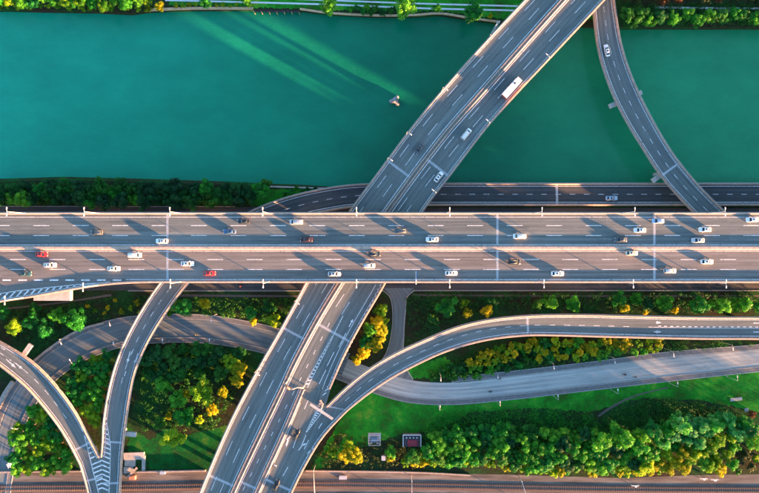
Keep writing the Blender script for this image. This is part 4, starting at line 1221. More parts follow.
for i, (x, y, fw, c_, lab) in enumerate([(490.2, 391.2, False, 'black', "on the street's lower lane right of the side road"), (499, 378.6, True, 'grey', "at the street's upper kerb below the yellow shrubs"),
                                     (624, 374.2, True, 'black', "on the street below the lit yellow hedge"), (196.5, 334.6, False, 'grey', "on the street left of the diagonal bridge"), (635, 376.4, False, 'white', "on the street just right of a dark scooter")]):
    scooter(x, y, fw, c_, "small %s scooter %s" % ("dark" if c_ == 'black' else c_, lab), H, "rider on the %s scooter %s" % ("dark" if c_ == 'black' else c_, lab), i % 4)
scooter(241, 286.2, True, 'maroon', "dark red scooter on the frontage road below the highway", fa, "person in red clothes riding the scooter on the frontage road", 2)

# ================================================================== trees and scrub
def leaf_cloud(name, rng, centers, radii, tints, nleaf, size, flat_bottom=None):
    """many leaf-sized faces around clump centres; 'tint' differs by clump and leaf"""
    nl = len(centers)
    pick = rng.choice(nl, nleaf, p=radii ** 2 / np.sum(radii ** 2))
    d = rng.normal(size=(nleaf, 3)); d /= np.linalg.norm(d, axis=1)[:, None]
    d[:, 2] = np.where(d[:, 2] < -.35, -d[:, 2], d[:, 2])
    pos = centers[pick] + d * (radii[pick] * np.abs(rng.normal(.92, .17, nleaf)))[:, None]
    nrm = d + rng.normal(scale=.45, size=(nleaf, 3)); nrm[:, 2] += .25; nrm /= np.linalg.norm(nrm, axis=1)[:, None]
    ref = rng.normal(size=(nleaf, 3)); a = np.cross(nrm, ref); a /= np.linalg.norm(a, axis=1)[:, None]; b = np.cross(nrm, a)
    sz = size * rng.uniform(.6, 1.3, nleaf)[:, None]
    vs = np.stack([pos - a * sz, pos - b * sz * .6, pos + a * sz, pos + b * sz * .6], axis=1).reshape(-1, 3)
    me = bpy.data.meshes.new(name)
    me.vertices.add(nleaf * 4); me.vertices.foreach_set("co", vs.ravel())
    me.loops.add(nleaf * 4); me.loops.foreach_set("vertex_index", np.arange(nleaf * 4))
    me.polygons.add(nleaf); me.polygons.foreach_set("loop_start", np.arange(nleaf) * 4); me.polygons.foreach_set("loop_total", np.full(nleaf, 4))
    at = me.attributes.new("tint", 'FLOAT', 'FACE')
    tv = np.clip(tints[pick] + rng.normal(scale=.16, size=nleaf), 0, 1); at.data.foreach_set("value", tv)
    me.update(); me.validate()
    return me

def crown_mesh(seed, shape):
    """unit crown: radius 1, from z = 0 to 2 * shape"""
    rng = np.random.default_rng(seed)
    C, Rr_, T = [], [], []
    n = {'round': 46, 'tall': 54, 'shrub': 24}[shape]
    hz = {'round': .85, 'tall': 1.9, 'shrub': .6}[shape]
    for i in range(n):
        for _ in range(40):
            p = rng.normal(size=3); p /= np.linalg.norm(p); p *= rng.uniform(.40, .86) if i > 6 else rng.uniform(0, .3)
            if p[2] > -.55: break
        r = rng.uniform(.13, .33)
        az = math.atan2(p[1], p[0]); wob = 1 + .16 * math.sin(3 * az + seed) + .12 * math.sin(5 * az + 2.3 * seed)
        if shape == 'tall':
            wob *= 1.0 - .35 * max(0, p[2])
        C.append((p[0] * wob, p[1] * wob, hz + p[2] * hz)); Rr_.append(r); T.append(rng.uniform(.15, .85))
    nl = {'round': 5200, 'tall': 6200, 'shrub': 1700}[shape]
    return leaf_cloud("crown", rng, np.array(C), np.array(Rr_), np.array(T), nl, .060 if shape != 'shrub' else .095), hz
def trunk_mesh(seed):
    """unit trunk of height 1"""
    rng = random.Random(seed); mb = MB()
    mb.tube([(0, 0, -.03), (rng.uniform(-.02, .02), 0, .3), (rng.uniform(-.03, .03), rng.uniform(-.03, .03), .62), (rng.uniform(-.05, .05), rng.uniform(-.05, .05), .9)], [.034, .026, .02, .006], 7)
    for k in range(5):
        a = 2 * math.pi * k / 5 + rng.uniform(-.4, .4); z0 = rng.uniform(.36, .6); e = rng.uniform(.16, .25)
        mb.tube([(0, 0, z0), (math.cos(a) * e * .5, math.sin(a) * e * .5, z0 + .10), (math.cos(a) * e, math.sin(a) * e, z0 + .24)], [.015, .010, .004], 5)
    me = bpy.data.meshes.new("trunk"); me.from_pydata([tuple(v) for v in mb.v], [], mb.f); me.materials.append(M_BARK); return me
CROWN = {sh: [crown_mesh(100 * q + i, sh) for i in range(9)] for q, sh in enumerate(('round', 'tall', 'shrub'))}
TRUNK = [trunk_mesh(i) for i in range(5)]
MESHKIND = {}
def tree(px, py, r_px, kind, label, group=None, shape='round', h=None, name=None, cat=None, bare=.30):
    """px,py = middle of the crown in the photo; crown radius r_px photo pixels on the ground scale"""
    r = r_px * .40
    q = random.randrange(9); cm, hz = CROWN[shape][q]
    if not cm.materials: cm.materials.append(LEAF['green'])
    ch = 2 * hz * r                       # crown height
    if h is None: h = ch * (1.25 if shape != 'shrub' else 1.0) + (1.0 if shape != 'shrub' else 0)
    zb = max(h - ch, 0.0 if shape == 'shrub' else .6)
    mid = zb + ch * .6
    b = W(px, py, mid)
    nm = name or ("shrub" if shape == 'shrub' else "tree")
    o = empty(nm, (b.x, b.y, 0), random.uniform(0, 6.28))
    tag(o, label, cat or ("shrub" if shape == 'shrub' else "tree"), group)
    c = bpy.data.objects.new("crown", cm); COL.objects.link(c); c.parent = o
    c.material_slots[0].link = 'OBJECT'; c.material_slots[0].material = LEAF[kind]
    c.location = (0, 0, zb); c.scale = (r * random.uniform(.92, 1.08), r * random.uniform(.92, 1.08), r * random.uniform(.92, 1.1))
    t = bpy.data.objects.new("trunk" if shape != 'shrub' else "stems", random.choice(TRUNK)); COL.objects.link(t); t.parent = o
    tw = max(h, 2.0) * .9 if shape != 'shrub' else ch * .8
    t.scale = (tw, tw, tw)
    return o

def inside(pl, x, y):
    c = False
    for (x0, y0), (x1, y1) in zip(pl, pl[1:] + pl[:1]):
        if (y0 > y) != (y1 > y) and x < (x1 - x0) * (y - y0) / (y1 - y0) + x0: c = not c
    return c
def fill(pl, dist, seed, limit=200):
    rg = random.Random(seed); x0, x1 = min(p[0] for p in pl), max(p[0] for p in pl); y0, y1 = min(p[1] for p in pl), max(p[1] for p in pl)
    out = []
    for _ in range(6000):
        x, y = rg.uniform(x0, x1), rg.uniform(y0, y1)
        if inside(pl, x, y) and all((x - a) ** 2 + (y - b) ** 2 > dist ** 2 for a, b in out): out.append((x, y))
        if len(out) >= limit: break
    return out
def grove(pl, dist, seed, rr, kinds, label, group, shape='round', h=None):
    rg = random.Random(seed + 1)
    for x, y in fill(pl, dist, seed):
        tree(x, y, rg.uniform(*rr), rg.choice(kinds), label, group, shape, rg.uniform(*h) if h else None)

# far bank
grove([(-6, -4), (150, -4), (150, 4), (120, 6), (60, 5), (-6, 3)], 8.0, 11, (5.5, 7.5), ['green', 'green', 'lime'], "bushy green tree in the row on the far bank, upper left corner", "far bank trees, upper left")
for x, y in fill([(-4, 4), (150, 7), (150, 9), (100, 9), (-4, 7)], 7, 12): tree(x, y, random.uniform(3.2, 4.6), random.choice(['lime', 'yellow', 'lime']), "sunlit yellow-green shrub at the water's edge, upper left corner", "sunlit shrubs on the far bank", 'shrub')
tree(159, 6.5, 5.5, 'yellow', "orange-yellow round tree on the far bank, right end of the upper left row")
tree(205, 2, 6, 'green', "green tree on the far bank beside the white path, left of centre"); tree(246, 0, 6, 'green', "green tree on the far bank directly above the quay wall's end")
tree(328, 5.5, 9.5, 'green', "large green tree overhanging the far bank, left of the hedge"); tree(405, 4.5, 12.5, 'green', "largest green tree on the far bank, right end of the hedge")
tree(437, 7.5, 5, 'green', "small green tree between the white far bank paths"); tree(474, 12, 10.5, 'green', "large green tree leaning over the water beside the diagonal bridge")
tree(490, 16, 3.5, 'yellow', "small orange-lit shrub at the far bank next to the bridge", None, 'shrub')
grove([(350, 7), (398, 8), (396, 13), (352, 12)], 5.5, 13, (4, 5), ['green', 'dark'], "dark green shrub in the clipped hedge on the far bank", "far bank hedge", 'shrub')
grove([(175, 4), (250, 4.5), (250, 6.5), (175, 6)], 6, 14, (2.2, 3.2), ['lime', 'yellow', 'green'], "low yellow-green shrub on the quay left of centre", "shrubs on the quay", 'shrub')
grove([(625, 13), (775, 13), (775, 21), (628, 21)], 9, 15, (6.5, 8.5), ['green', 'green', 'dark'], "round green tree in the row on the far bank, upper right", "far bank trees, upper right")
grove([(625, -6), (775, -6), (775, 1), (625, 1)], 10, 16, (5.5, 7.5), ['rust', 'rust', 'brown'], "rust-brown tree along the top edge, upper right", "rust trees at the top edge")
# near bank
grove([(-5, 186), (60, 183), (140, 185), (240, 188), (262, 190), (240, 200), (180, 202), (-5, 202)], 9.4, 17, (6.5, 9.5), ['bank', 'bank', 'bank', 'bank', 'dark', 'green'], "dark green tree in the strip between river and highway", "near bank trees")
tree(266, 184, 6.0, 'dark', "dark tree at the right end of the near bank strip")
for x, y, r in ((201, 201, 3.0), (208, 202, 3.0)): tree(x, y, r, 'yellow', "low orange-lit shrub between the near bank trees and the highway", "orange shrubs by the highway", 'shrub')
grove([(285, 188), (318, 186.5), (318, 189), (285, 194)], 6, 18, (2.5, 3.5), ['green', 'dark'], "low green shrub between river and the bending riverside road", "riverside shrubs", 'shrub')
# left verge below the highway
for x, y, r, k, lab in ((14, 327, 9, 'lime', "tree with yellow sunlit top near the left edge, above the fork ramp"), (2, 313, 8, 'green', "green tree cut by the left edge below the highway"),
        (31, 322, 9, 'green', "green tree between a yellow-topped tree and a bright green tree at left"), (46, 329, 9, 'green', "bright green tree, left of the rounder tree by the street wall"),
        (57, 315, 9, 'green', "bright green tree below the pale highway pier"), (75, 319, 12, 'green', "broad round green tree beside the street's curved wall"),
        (34, 309, 6, 'dark', "small dark tree just under the pale highway pier"), (184, 307, 9.5, 'green', "round green tree between frontage road and street, left of its yellow neighbour"),
        (204, 304, 6.0, 'yellow', "tall orange-yellow tree between frontage road and street"), (251, 313, 7, 'green', "green tree right of the lawn strip, left of the diagonal bridge"),
        (268, 307, 6.5, 'dark', "dark green tree close to the diagonal bridge above the street"), (273, 320, 7, 'lime', "yellow-lit tree against the diagonal bridge at the street"), (253, 322, 4, 'yellow', "small yellow tree at the street kerb left of the diagonal bridge")):
    tree(x, y, r, k, lab)
for x, y, r in ((88, 306, 2.6), (95, 311, 3), (104, 313, 2.6), (108, 308, 3), (121, 312, 3.6), (115, 300, 2.8), (131, 308, 3.4), (137, 303, 4), (139, 313, 3), (169, 314, 3)):
    tree(x, y, r, random.choice(['yellow', 'lime']), "small yellow shrub on the dark verge beside the left ramp", "yellow verge shrubs at left", 'shrub')
# wedge right of the diagonal bridge
for x, y, r, k in ((381, 311, 6, 'lime'), (377, 322, 6.5, 'yellow'), (370, 330, 6.5, 'green'), (382, 331, 6, 'yellow'), (366, 342, 6.5, 'green'), (376, 345, 7, 'yellow'), (364, 353, 6, 'yellow'), (357, 360, 4.5, 'yellow'), (384, 321, 4, 'lime')):
    tree(x, y, r * 1.22, k, "sunlit yellow-green tree in the narrow row right of the diagonal bridge", "trees between the diagonal bridge and side road")
# strip between highway and curved ramp
for x, y, r, k, lab in ((447, 308, 10, 'green', "largest green tree in the strip right of the side road"), (432, 322, 7, 'dark', "dark green tree by the ramp, lower left of the largest strip tree"), (431, 318, 3.6, 'lime', "small lime tree against the curved ramp near the side road"),
        (464, 303, 5, 'lime', "yellowish tree right of the largest strip tree, upper one"), (468, 313, 5.5, 'yellow', "yellow tree right of the largest strip tree, lower one"), (487, 311, 6, 'yellow', "orange-yellow tree at the curved ramp right of the side road"),
        (494, 303, 6, 'dark', "dark green tree above the orange-yellow tree by the ramp"), (551, 301, 9, 'green', "broad green tree above the ramp's expansion joint"), (537, 305, 5, 'dark', "small dark tree left of the broad tree above the ramp joint"),
        (574, 304, 7.5, 'green', "green tree right of the broad tree above the ramp joint"), (620, 300, 7.5, 'green', "green tree, left end of the right-hand strip group"), (624, 308, 5.5, 'yellow', "orange-yellow tree in the right-hand strip group"),
        (637, 299, 7, 'green', "green tree, second in the right-hand strip group"), (648, 304, 7, 'dark', "dark green tree in the middle of the right-hand strip group"), (646, 312, 3.5, 'yellow', "small yellow shrub-like tree at the ramp, right-hand strip group"),
        (665, 304, 9, 'green', "broad green tree, right end of the strip group with yellow"), (675, 311, 3.5, 'yellow', "small yellow tree right of the broad tree by the ramp"), (701, 306, 9, 'green', "green tree, left one of three at the strip's right end"),
        (721, 305, 9, 'green', "green tree, middle one of three at the strip's right end"), (742, 304, 9, 'green', "green tree, right one of three at the strip's right end"), (764, 305, 9, 'green', "green tree cut by the right edge between highway and ramp")):
    tree(x, y, r, k, lab, None, 'tall' if x > 695 else 'round', 14.5 if x > 695 else None)  # right-end trees made tall to block low sun from the river
# hedge row below the curved ramp
grove([(432, 376), (455, 362), (480, 352), (520, 344), (560, 342), (560, 350), (535, 362), (500, 370), (470, 378)], 7.5, 21, (4.5, 6.5), ['dark', 'green', 'dark'], "dark green shrub under the curved ramp's inner bend", "dark shrubs below the ramp", 'shrub')
grove([(468, 362), (495, 350), (520, 345), (530, 347), (515, 356), (480, 366)], 6.6, 22, (4.4, 6), ['yellow', 'yellow', 'lime'], "sunlit yellow shrub below the ramp's bend", "yellow shrubs below the ramp's bend", 'shrub', (4, 5.5))
grove([(530, 342), (660, 341), (663, 349), (640, 353), (590, 358), (540, 360)], 6.4, 23, (4.6, 6.6), ['yellow', 'lime', 'green', 'yellow'], "small sunlit yellow-green tree in the hedge below the straight ramp", "yellow hedge below the straight ramp", 'shrub', (3.5, 5))  # small hedge trees built with the shrub mesh and name
# lower left
grove([(35, 407), (50, 421), (61, 440), (70, 462), (72, 468), (12, 472), (9, 455), (18, 428)], 9.8, 24, (6.5, 9), ['green', 'green', 'green', 'lime'], "green tree in the dense grove left of the fork", "grove left of the fork")
tree(29, 468, 3.2, 'yellow', "small yellow tree at the bottom of the left grove"); tree(37, 459, 3, 'lime', "small lime tree inside the left grove")
grove([(72, 368), (90, 358), (108, 354), (103, 382), (97, 408), (94, 424), (86, 412), (72, 390)], 9.8, 25, (6.5, 9), ['green', 'green', 'green', 'lime'], "green tree in the grove between the two fork ramps", "grove between the fork ramps")
# between the left ramp and the diagonal bridge
grove([(142, 352), (200, 346), (245, 352), (222, 372), (205, 376), (150, 380)], 11, 26, (6, 9), ['dark', 'dark', 'scrub'], "dark shaded tree between the left ramp and the diagonal bridge", "shaded trees left of the diagonal bridge")
for x, y, r, k, lab in ((201, 391.5, 13, 'lime', "largest round bright green tree left of the diagonal bridge"), (173, 437, 11, 'lime', "bright green tree standing on the lawn right of the fork"), (177, 400, 9.5, 'green', "green tree left of the largest round tree"),
        (162, 386, 9, 'green', "green tree standing right of the left ramp"), (184, 417, 10, 'green', "plain green tree between the largest round tree and the lawn tree"), (160, 424, 7, 'dark', "dark green tree above the lawn tree, near the ramp"),
        (231, 362, 8, 'lime', "yellow-green tree nearest the street, left of the diagonal bridge"), (238, 370, 9, 'yellow', "orange tree against the diagonal bridge, upper one"), (237, 380, 8, 'yellow', "orange tree against the diagonal bridge, lower one"),
        (222, 392, 6, 'yellow', "orange-lit tree right of the largest round tree"), (211, 410, 6.5, 'yellow', "yellow tree below the largest round tree"), (199, 420, 5, 'lime', "small lime tree at the lawn's top"), (203, 362, 3.6, 'yellow', "small yellow tree in the dark stand by the street"),
        (187, 395, 4.5, 'yellow', "small orange tree touching the largest round tree"), (168, 416, 4, 'yellow', "small orange tree left of the lawn tree's dark neighbours"), (213, 366, 4, 'yellow', "small yellow tree left of the yellow-green street tree"), (222, 370, 4, 'lime', "small lime tree left of the orange pair")):
    tree(x, y, r, k, lab)
# wooded strip along the railway, right half
for x, y, r, k, lab in ((346, 455, 8.5, 'yellow', "big yellow tree by the railway wall, left part of the crown pair"), (356, 457, 8.5, 'yellow', "big yellow tree by the railway wall, right of its twin"), (349, 445, 6, 'lime', "yellow-green tree behind the big yellow tree"),
        (333, 452, 6, 'lime', "thin lime tree between the ramp and the big yellow tree"), (338, 440, 5, 'brown', "brownish tree behind the big yellow tree by the ramp"), (390, 452, 6.5, 'green', "green tree left of the red shed, behind a yellow one"), (391, 458, 4.5, 'yellow', "small yellow tree left of the red shed"),
        (413, 458, 8, 'dark', "dark tree directly below the red shed"), (429, 452, 9, 'green', "bright green tree right of the red shed")):
    tree(x, y, r, k, lab)
grove([(436, 436), (480, 430), (590, 432), (650, 446), (660, 460), (620, 467), (520, 466), (436, 460)], 9.6, 27, (7, 9.5), ['green', 'green', 'green', 'dark'], "green tree in the thick row above the railway, centre right", "railway row trees", h=(6.5, 9))
grove([(398, 462), (440, 464), (520, 468), (530, 472), (640, 474), (670, 470), (670, 464), (600, 468), (440, 459)], 6.0, 28, (4.4, 6.2), ['lime', 'yellow', 'yellow', 'lime', 'green'], "sunlit yellow-green shrub at the railway's edge, centre right", "sunlit front row by the railway", 'shrub', h=(3.5, 5.0))  # small trees given the shrub mesh, their low sun put into leaf colour
for x, y, r, k in ((642, 436, 8, 'green'), (672, 437, 8, 'blue'), (744, 424, 8, 'green'), (601, 441, 10, 'green'), (622, 437, 11, 'green'), (640, 447, 8, 'green'), (654, 432, 9, 'green'), (663, 443, 7.5, 'blue'), (667, 430, 8, 'green'), (680, 424, 10, 'blue'), (690, 430, 8, 'blue'), (700, 425, 9, 'blue'), (706, 432, 7, 'blue'),
                   (716, 426, 9.5, 'blue'), (727, 420, 8.5, 'blue'), (735, 432, 9, 'blue'), (688, 440, 7, 'blue'), (700, 442, 8, 'blue'), (719, 440, 8, 'lime'), (732, 437, 6, 'lime'), (711, 449, 7, 'lime'), (752, 430, 10, 'green'), (757, 441, 10, 'green')):
    tree(x, y, r * 1.06, k, "tall blue-green tree in the cluster at lower right" if k == 'blue' else "tall green tree in the cluster at lower right", "tall trees at lower right, " + k, 'tall', random.uniform(10, 13))
for x, y, r, k in ((668, 455, 7, 'lime'), (660, 463, 7.5, 'yellow'), (648, 467, 7.5, 'lime'), (676, 462, 6.5, 'yellow'), (685, 468, 7, 'yellow'), (683, 455, 6.5, 'yellow'), (697, 455, 7, 'lime'), (704, 464, 7.5, 'green'), (716, 460, 7, 'lime'), (720, 470, 7, 'yellow'), (735, 448, 6, 'green'), (690, 461, 6, 'lime'), (640, 472, 5, 'lime'), (728, 455, 6, 'lime'), (676, 446, 7, 'green'), (690, 448, 7, 'lime'), (704, 455, 7, 'lime'), (650, 456, 7, 'green'), (712, 466, 6.5, 'lime'), (670, 470, 5.5, 'yellow'), (733, 465, 6, 'green')):  # yellow and lime leaves paint the sunlit fronts into these crowns
    tree(x, y, r, k, "sunlit tree in front of the tall cluster at lower right", "sunlit trees before the tall cluster", 'round', random.uniform(6.5, 9))
grove([(735, 455), (775, 452), (775, 470), (735, 472)], 9, 29, (4, 6), ['brown', 'lime', 'scrub'], "olive brown shrub in the lower right corner", "olive shrubs, lower right corner", 'shrub')
tree(752, 414, 5, 'rust', "rust-brown shrub at the right edge above the tall cluster", None, 'shrub')

# unseen wood beyond the right edge, added to shade the street and lawn
# scrub too thick to count: shaded ground cover
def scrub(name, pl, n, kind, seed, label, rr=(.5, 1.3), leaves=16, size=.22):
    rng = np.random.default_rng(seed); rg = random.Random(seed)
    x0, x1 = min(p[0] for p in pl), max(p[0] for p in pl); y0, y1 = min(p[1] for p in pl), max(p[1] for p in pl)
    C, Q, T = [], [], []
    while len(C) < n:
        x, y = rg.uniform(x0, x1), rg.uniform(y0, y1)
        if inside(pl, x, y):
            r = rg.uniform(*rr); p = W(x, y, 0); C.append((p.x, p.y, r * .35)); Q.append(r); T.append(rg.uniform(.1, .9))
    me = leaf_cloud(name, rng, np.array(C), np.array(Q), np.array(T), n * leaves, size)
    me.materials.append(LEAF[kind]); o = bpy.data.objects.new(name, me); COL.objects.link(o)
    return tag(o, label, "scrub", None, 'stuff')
rngw = np.random.default_rng(77); rgw = random.Random(77); Cw, Rw, Tw = [], [], []
for _ in range(420):
    p = W(rgw.uniform(772, 900), rgw.uniform(408, 470), 0); r = rgw.uniform(.8, 2.2); Cw.append((p.x, p.y, rgw.uniform(1.0, 10.5))); Rw.append(r); Tw.append(rgw.uniform(.1, .9))
me = leaf_cloud("woodland", rngw, np.array(Cw), np.array(Rw), np.array(Tw), 16000, .22); me.materials.append(LEAF['green'])
ow = bpy.data.objects.new("woodland", me); COL.objects.link(ow); tag(ow, "unseen green wood carrying on past the lower right edge, added for shade", "woodland", None, 'stuff')
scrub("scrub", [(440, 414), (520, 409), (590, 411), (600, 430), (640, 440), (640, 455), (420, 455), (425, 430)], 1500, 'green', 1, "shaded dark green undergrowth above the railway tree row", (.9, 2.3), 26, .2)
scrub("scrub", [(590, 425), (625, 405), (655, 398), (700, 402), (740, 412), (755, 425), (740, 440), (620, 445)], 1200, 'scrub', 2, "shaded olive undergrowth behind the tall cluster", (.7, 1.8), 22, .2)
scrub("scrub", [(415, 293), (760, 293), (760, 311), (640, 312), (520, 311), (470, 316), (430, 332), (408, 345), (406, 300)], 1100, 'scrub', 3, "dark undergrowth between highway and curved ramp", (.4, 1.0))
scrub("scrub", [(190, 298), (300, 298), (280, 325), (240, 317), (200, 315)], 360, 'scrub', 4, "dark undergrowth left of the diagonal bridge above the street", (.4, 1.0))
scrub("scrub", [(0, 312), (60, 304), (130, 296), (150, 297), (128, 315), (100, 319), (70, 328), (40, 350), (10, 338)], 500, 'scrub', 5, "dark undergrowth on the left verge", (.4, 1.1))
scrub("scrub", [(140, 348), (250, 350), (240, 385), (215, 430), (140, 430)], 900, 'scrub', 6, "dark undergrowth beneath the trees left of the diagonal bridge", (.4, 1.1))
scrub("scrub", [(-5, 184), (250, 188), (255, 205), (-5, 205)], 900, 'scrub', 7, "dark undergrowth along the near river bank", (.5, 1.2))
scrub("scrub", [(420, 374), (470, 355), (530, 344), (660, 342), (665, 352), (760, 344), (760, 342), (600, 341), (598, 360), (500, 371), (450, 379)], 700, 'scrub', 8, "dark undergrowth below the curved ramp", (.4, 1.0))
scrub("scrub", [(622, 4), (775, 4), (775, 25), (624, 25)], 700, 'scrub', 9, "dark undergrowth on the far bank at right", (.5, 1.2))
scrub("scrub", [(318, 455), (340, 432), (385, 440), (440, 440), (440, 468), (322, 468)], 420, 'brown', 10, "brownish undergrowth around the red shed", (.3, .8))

# ================================================================== small things
# far bank promenade, quay wall
def path(name, center, half, z, mat): 
    a, b = sides(center, half, z); return tag(sheet(name, Deck(a, b, z), mat), kind='structure')
path("promenade_path", [(165, 0.2), (253, 2.4), (330, 4.6), (420, 8.2), (520, 10.6)], .85, .03, M_PALE)
path("promenade_path", [(290, -1.2), (420, 3.6), (520, 6.2)], .8, .03, M_PALE)
path("promenade_path", [(655, 7.5), (720, 8.2), (780, 8.5)], 1.0, .03, M_PALE)
path("promenade_path", [(712, 13), (726, 11.8), (734, 8.5)], .9, .034, M_PALE)
low_wall("quay_wall", [(a, b) for a, b in north_shore if 140 < a < 255], "sun-tinted orange stone quay wall at the far bank's water edge, left part", .45, .9, M_WALL)
low_wall("quay_wall", [(a, b) for a, b in north_shore if 260 < a < 560], "stone quay wall at the far bank's water edge, below the hedge", .35, .7, M_WALL)
low_wall("river_wall", [(268, 186.6), (300, 187.6), (328, 188.6)], "pale wall at the near bank beside the riverside road's bend", .6, .6, M_CONC)
jt = empty("jetty", W(276, 7.4, 0)); tag(jt, "dark timber jetty along the far quay, right of the sun-tinted wall", "jetty")
M_TIMBER = plain("dark_timber", (.035, .03, .028), .9, var=.3)
p0, p1 = W(254, 9.3, 0), W(299, 9.6, 0)
for k in range(14):
    q = p0.lerp(p1, (k + .5) / 14); MB().box((q.x, q.y, -.55 + .012 * (k % 3)), ((p1 - p0).length / 14 - .12, 2.0, .16)).build("plank", M_TIMBER, jt)
for k in range(7):
    q = p0.lerp(p1, k / 6); MB().tube([(q.x, q.y - 1.05, ZW - 1), (q.x, q.y - 1.05, .1)], .11, 7).build("post", M_WALL, jt)
# three-armed block in the river
tp = empty("concrete_block", W(394.8, 101, ZW)); tag(tp, "pale grey three-armed concrete block standing in the river", "concrete block")
c = W(395, 101.2, ZW); mb = MB(); top = Vector((c.x, c.y, ZW + 1.7))
M_BLOCK = plain("bleached_concrete", (.26, .25, .26), .9, var=.35, scale=1.2)
for ang in (62, 188, 308):
    e = c + Vector((math.cos(R(ang)), math.sin(R(ang)), 0)) * 1.75
    mb = MB().tube([top, top.lerp(e, .55) + Vector((0, 0, .1)), (e.x, e.y, ZW + .5), (e.x + (e.x - c.x) * .06, e.y + (e.y - c.y) * .06, ZW - 1.0)], [1.0, .95, .78, .6], 9)
    mb.build("arm", M_BLOCK, tp, True)
MB().tube([(c.x, c.y, ZW - .5), (c.x, c.y, ZW + 1.6), (c.x + .05, c.y, ZW + 2.7)], [1.5, 1.3, .6], 9).build("core", M_BLOCK, tp, True)
# shed with a red roof inside a white rim
sh = empty("shed", W(412, 441, 0)); tag(sh, "small shed with dark red roof and white rim on the lawn", "shed")
q = W(412, 441, 3); wx, wy = 7.2, 4.9
MB().box((q.x, q.y, 1.45), (wx - .3, wy - .3, 2.9)).build("wall", plain("shed_wall", (.14, .13, .13), .9, var=.2), sh)
MB().box((q.x, q.y, 2.96), (wx - .2, wy - .2, .1)).build("roof", plain("shed_roof_felt", (.06, .045, .05), .9, var=.3), sh)
MB().box((q.x + .3, q.y - .9, 3.2), (4.0, 2.6, .34), 0, .92).build("red_roof_panel", M_RED, sh)
for dx, dy, lx, ly in ((0, wy / 2, wx + .3, .28), (-wx / 2, 0, .28, wy - .3), (wx / 2, 0, .28, wy - .3)): MB().box((q.x + dx, q.y + dy, 3.1), (lx, ly, .4)).build("rim", M_WHITE, sh)
for k in range(4): MB().box((q.x - 2.2 + 1.4 * k, q.y + 1.35, 3.16), (.5, .5, .3)).build("roof_vent", M_STEEL, sh)
MB().box((q.x - 1, q.y - wy / 2 + .14, 1.0), (1.0, .06, 2.0)).build("door", M_SIGN, sh)
# electrical equipment on the lawn
eq = empty("transformer_station", W(374.5, 439.5, 0)); tag(eq, "small blue-grey transformer station left of the red shed", "transformer")
q = W(374.5, 439.5, 1.5)
MB().box((q.x, q.y, .1), (5.2, 4.6, .24)).build("base_slab", M_CONC_D, eq)
MB().box((q.x - .2, q.y + .2, 1.15), (2.6, 1.9, 1.9)).build("tank", plain("transformer_blue", (.10, .18, .26), .5, var=.15), eq)
for k in range(6): MB().box((q.x - 1.3 + .44 * k, q.y - 1.0, 1.1), (.1, .5, 1.5)).build("cooling_fin", M_STEEL, eq)
for dx in (-2.3, 2.3):
    for dy in (-2.0, 2.0): MB().tube([(q.x + dx, q.y + dy, .2), (q.x + dx, q.y + dy, 2.8)], .08, 6).build("post", M_WHITE, eq)
    MB().tube([(q.x + dx, q.y - 2.1, 2.8), (q.x + dx, q.y + 2.1, 2.8)], .09, 6).build("rail", M_WHITE, eq)
for dy in (-2.0, 0, 2.0): MB().tube([(q.x - 2.3, q.y + dy, 2.85), (q.x + 2.3, q.y + dy, 2.85)], .08, 6).build("rail", M_WHITE, eq)
for k in range(3): MB().tube([(q.x - .9 + .7 * k, q.y + .3, 2.1), (q.x - .9 + .7 * k, q.y + .3, 2.7)], [.14, .07], 7).build("insulator", M_WHITE, eq)
# concrete footing beside the fork
ft = empty("concrete_footing", W(133, 465, 0)); tag(ft, "broken grey concrete footing on the lawn right of the fork stem", "footing")
for (x, y, lx, ly, h) in ((134, 456, 8.6, 3.0, .5), (143.6, 464, 1.4, 7.0, .45), (130, 462.5, 4.5, 3.2, .25), (128.5, 470, 4.0, 2.6, .2)):
    q = W(x, y, h / 2); MB().box(q, (lx, ly, h), R(random.uniform(-3, 3)), .97).build("slab", M_CONC_D, ft)
a, b = W(127.5, 477, 1), W(137, 468, 1); m_ = (a + b) / 2
MB().box((m_.x, m_.y, .8), ((b - a).length, .9, .7), math.atan2(b.y - a.y, b.x - a.x)).build("beam", M_CONC, ft)
q = W(132.5, 477.6, .7); MB().box(q, (2.6, 1.5, 1.4), 0, .92).build("rusty_box", M_RUSTP, ft)
# small cabinets, slabs
for x, y, lx, ly, h, lab in ((163, 472.2, 1.9, 1.1, 1.5, "small white cabinet on the lawn by the railway wall, right of the fork"), (383.5, 457.5, 1.5, 1.7, 1.9, "small white cabinet by the railway wall, left of the small yellow tree"),
                      (343, 477.3, 3.0, 1.2, .9, "white trackside box beside the railway below the big yellow tree")):
    cbx = empty("utility_cabinet", W(x, y, 0)); tag(cbx, lab, "cabinet"); q = W(x, y, h / 2)
    MB().box(q, (lx, ly, h)).build("housing", M_WHITE, cbx); MB().box((q.x, q.y, h + .05), (lx + .16, ly + .16, .1)).build("lid", M_STEEL, cbx); MB().box((q.x, q.y - ly / 2 - .012, h * .5), (lx * .8, .03, h * .7)).build("door", M_LENS, cbx)
for x, y, lx, ly, rz, lab in ((735.5, 399, 4.9, 1.3, 6, "long pale stone bench on the right-hand lawn"), (746, 409.5, 1.5, 1.5, 0, "square pale stone seat on the right-hand lawn")):
    bs = empty("stone_bench", W(x, y, 0), R(rz)); tag(bs, lab, "bench")
    MB().box((0, 0, .46), (lx, ly, .14)).build("seat", M_KERB, bs, False, True)
    for dx in (-.36, .36): MB().box((dx * lx, 0, .2), (.35, ly * .8, .4)).build("leg", M_KERB, bs, False, True)
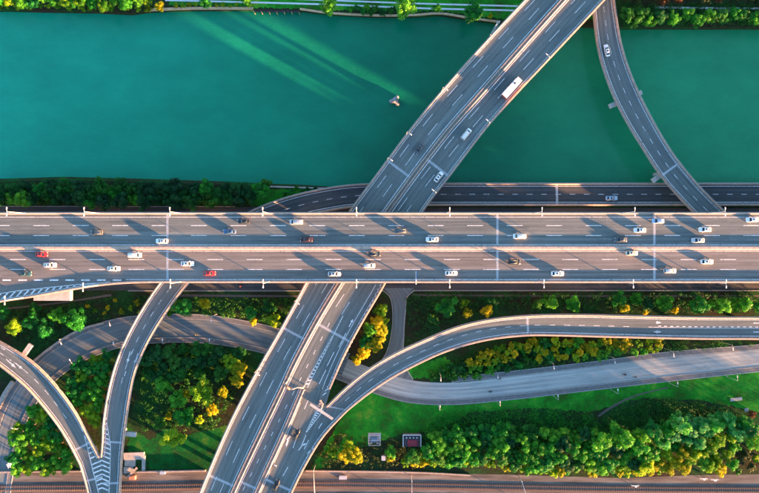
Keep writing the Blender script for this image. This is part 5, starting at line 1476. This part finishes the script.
# utility pole in the left grove
up = empty("utility_pole", W(23, 457, 0)); tag(up, "pale utility pole with cross arms rising out of the left grove", "utility pole"); q = W(23, 457, 0)
MB().tube([q, (q.x, q.y, 11)], [.2, .12], 8).build("pole", M_WHITE, up, True)
for z, l in ((10.6, 1.6), (9.6, 2.0)):
    MB().box((q.x, q.y, z), (.14, l, .14), R(25)).build("cross_arm", M_WHITE, up)
    for sg in (-1, 1): MB().tube([(q.x - math.sin(R(25)) * sg * l * .42, q.y + math.cos(R(25)) * sg * l * .42, z), (q.x - math.sin(R(25)) * sg * l * .42, q.y + math.cos(R(25)) * sg * l * .42, z + .4)], .09, 6).build("insulator", M_LENS, up)
MB().box((q.x - .3, q.y, 9.0), (.6, .9, 1.0)).build("transformer", M_LENS, up)
# catenary portals over the tracks
for x, sl, lab in ((411, 0, "thin pale catenary portal over the tracks below the red shed"), (522, 10, "thin pale catenary portal over the tracks right of the middle"), (316, 2, "thin pale signal portal over the tracks beside the diagonal bridge")):
    cp = empty("catenary_portal", W(x, 485, 0)); tag(cp, lab, "catenary portal")
    a, b = W(x - sl * .4, 475 if x != 316 else 465, 0), W(x + sl * .6, 506, 0)
    for p in (a, b): MB().tube([p, (p.x, p.y, 7.2)], [.16, .11], 7).build("mast", M_STEEL, cp, True)
    for dz in (6.3, 7.0): MB().tube([(a.x, a.y, dz), (b.x, b.y, dz)], .08, 6).build("beam", M_STEEL, cp, True)
    n = 7
    for k in range(n):
        p = a.lerp(b, k / n); q = a.lerp(b, (k + 1) / n)
        MB().tube([(p.x, p.y, 6.3 if k % 2 else 7.0), (q.x, q.y, 7.0 if k % 2 else 6.3)], .05, 5).build("brace", M_STEEL, cp, True)
# low white frames by the tracks at right
for x, y, lab in ((634, 484.5, "low white trackside frame, left one of three at lower right"), (702, 477.5, "low white trackside frame, middle one of three at lower right"), (713, 478.5, "low white trackside frame, right one of three at lower right")):
    tf = empty("trackside_frame", W(x, y, 0)); tag(tf, lab, "frame", "trackside frames"); q = W(x, y, 0)
    for dx in (-1.4, 1.4): MB().tube([(q.x + dx, q.y, 0), (q.x + dx, q.y, 1.3)], .09, 6).build("leg", M_WHITE, tf)
    MB().box((q.x, q.y, 1.36), (3.1, .3, .14)).build("top_bar", M_WHITE, tf); MB().box((q.x + .4, q.y - .45, .9), (.9, .5, .6)).build("control_box", M_LENS, tf)

# ------------------------------------------------------------------ labels shared by look-alikes: say which one, counted from the left
ONES = ["", "first", "second", "third", "fourth", "fifth", "sixth", "seventh", "eighth", "ninth", "tenth", "eleventh", "twelfth", "thirteenth", "fourteenth", "fifteenth", "sixteenth", "seventeenth", "eighteenth", "nineteenth"]
TENS = {2: ("twenty", "twentieth"), 3: ("thirty", "thirtieth"), 4: ("forty", "fortieth"), 5: ("fifty", "fiftieth"), 6: ("sixty", "sixtieth"), 7: ("seventy", "seventieth"), 8: ("eighty", "eightieth"), 9: ("ninety", "ninetieth")}
def ordinal(n):
    if n < 20: return ONES[n]
    return TENS[n // 10][1] if n % 10 == 0 else TENS[n // 10][0] + "-" + ONES[n % 10]
shared = {}
for o in COL.objects:
    if o.parent is None and "label" in o and "category" in o: shared.setdefault(o["label"], []).append(o)
for lab, lst in shared.items():
    if len(lst) > 1:
        for i, o in enumerate(sorted(lst, key=lambda q: q.location.x)):
            o["label"] = lab + ", " + ordinal(i + 1) + " from left"
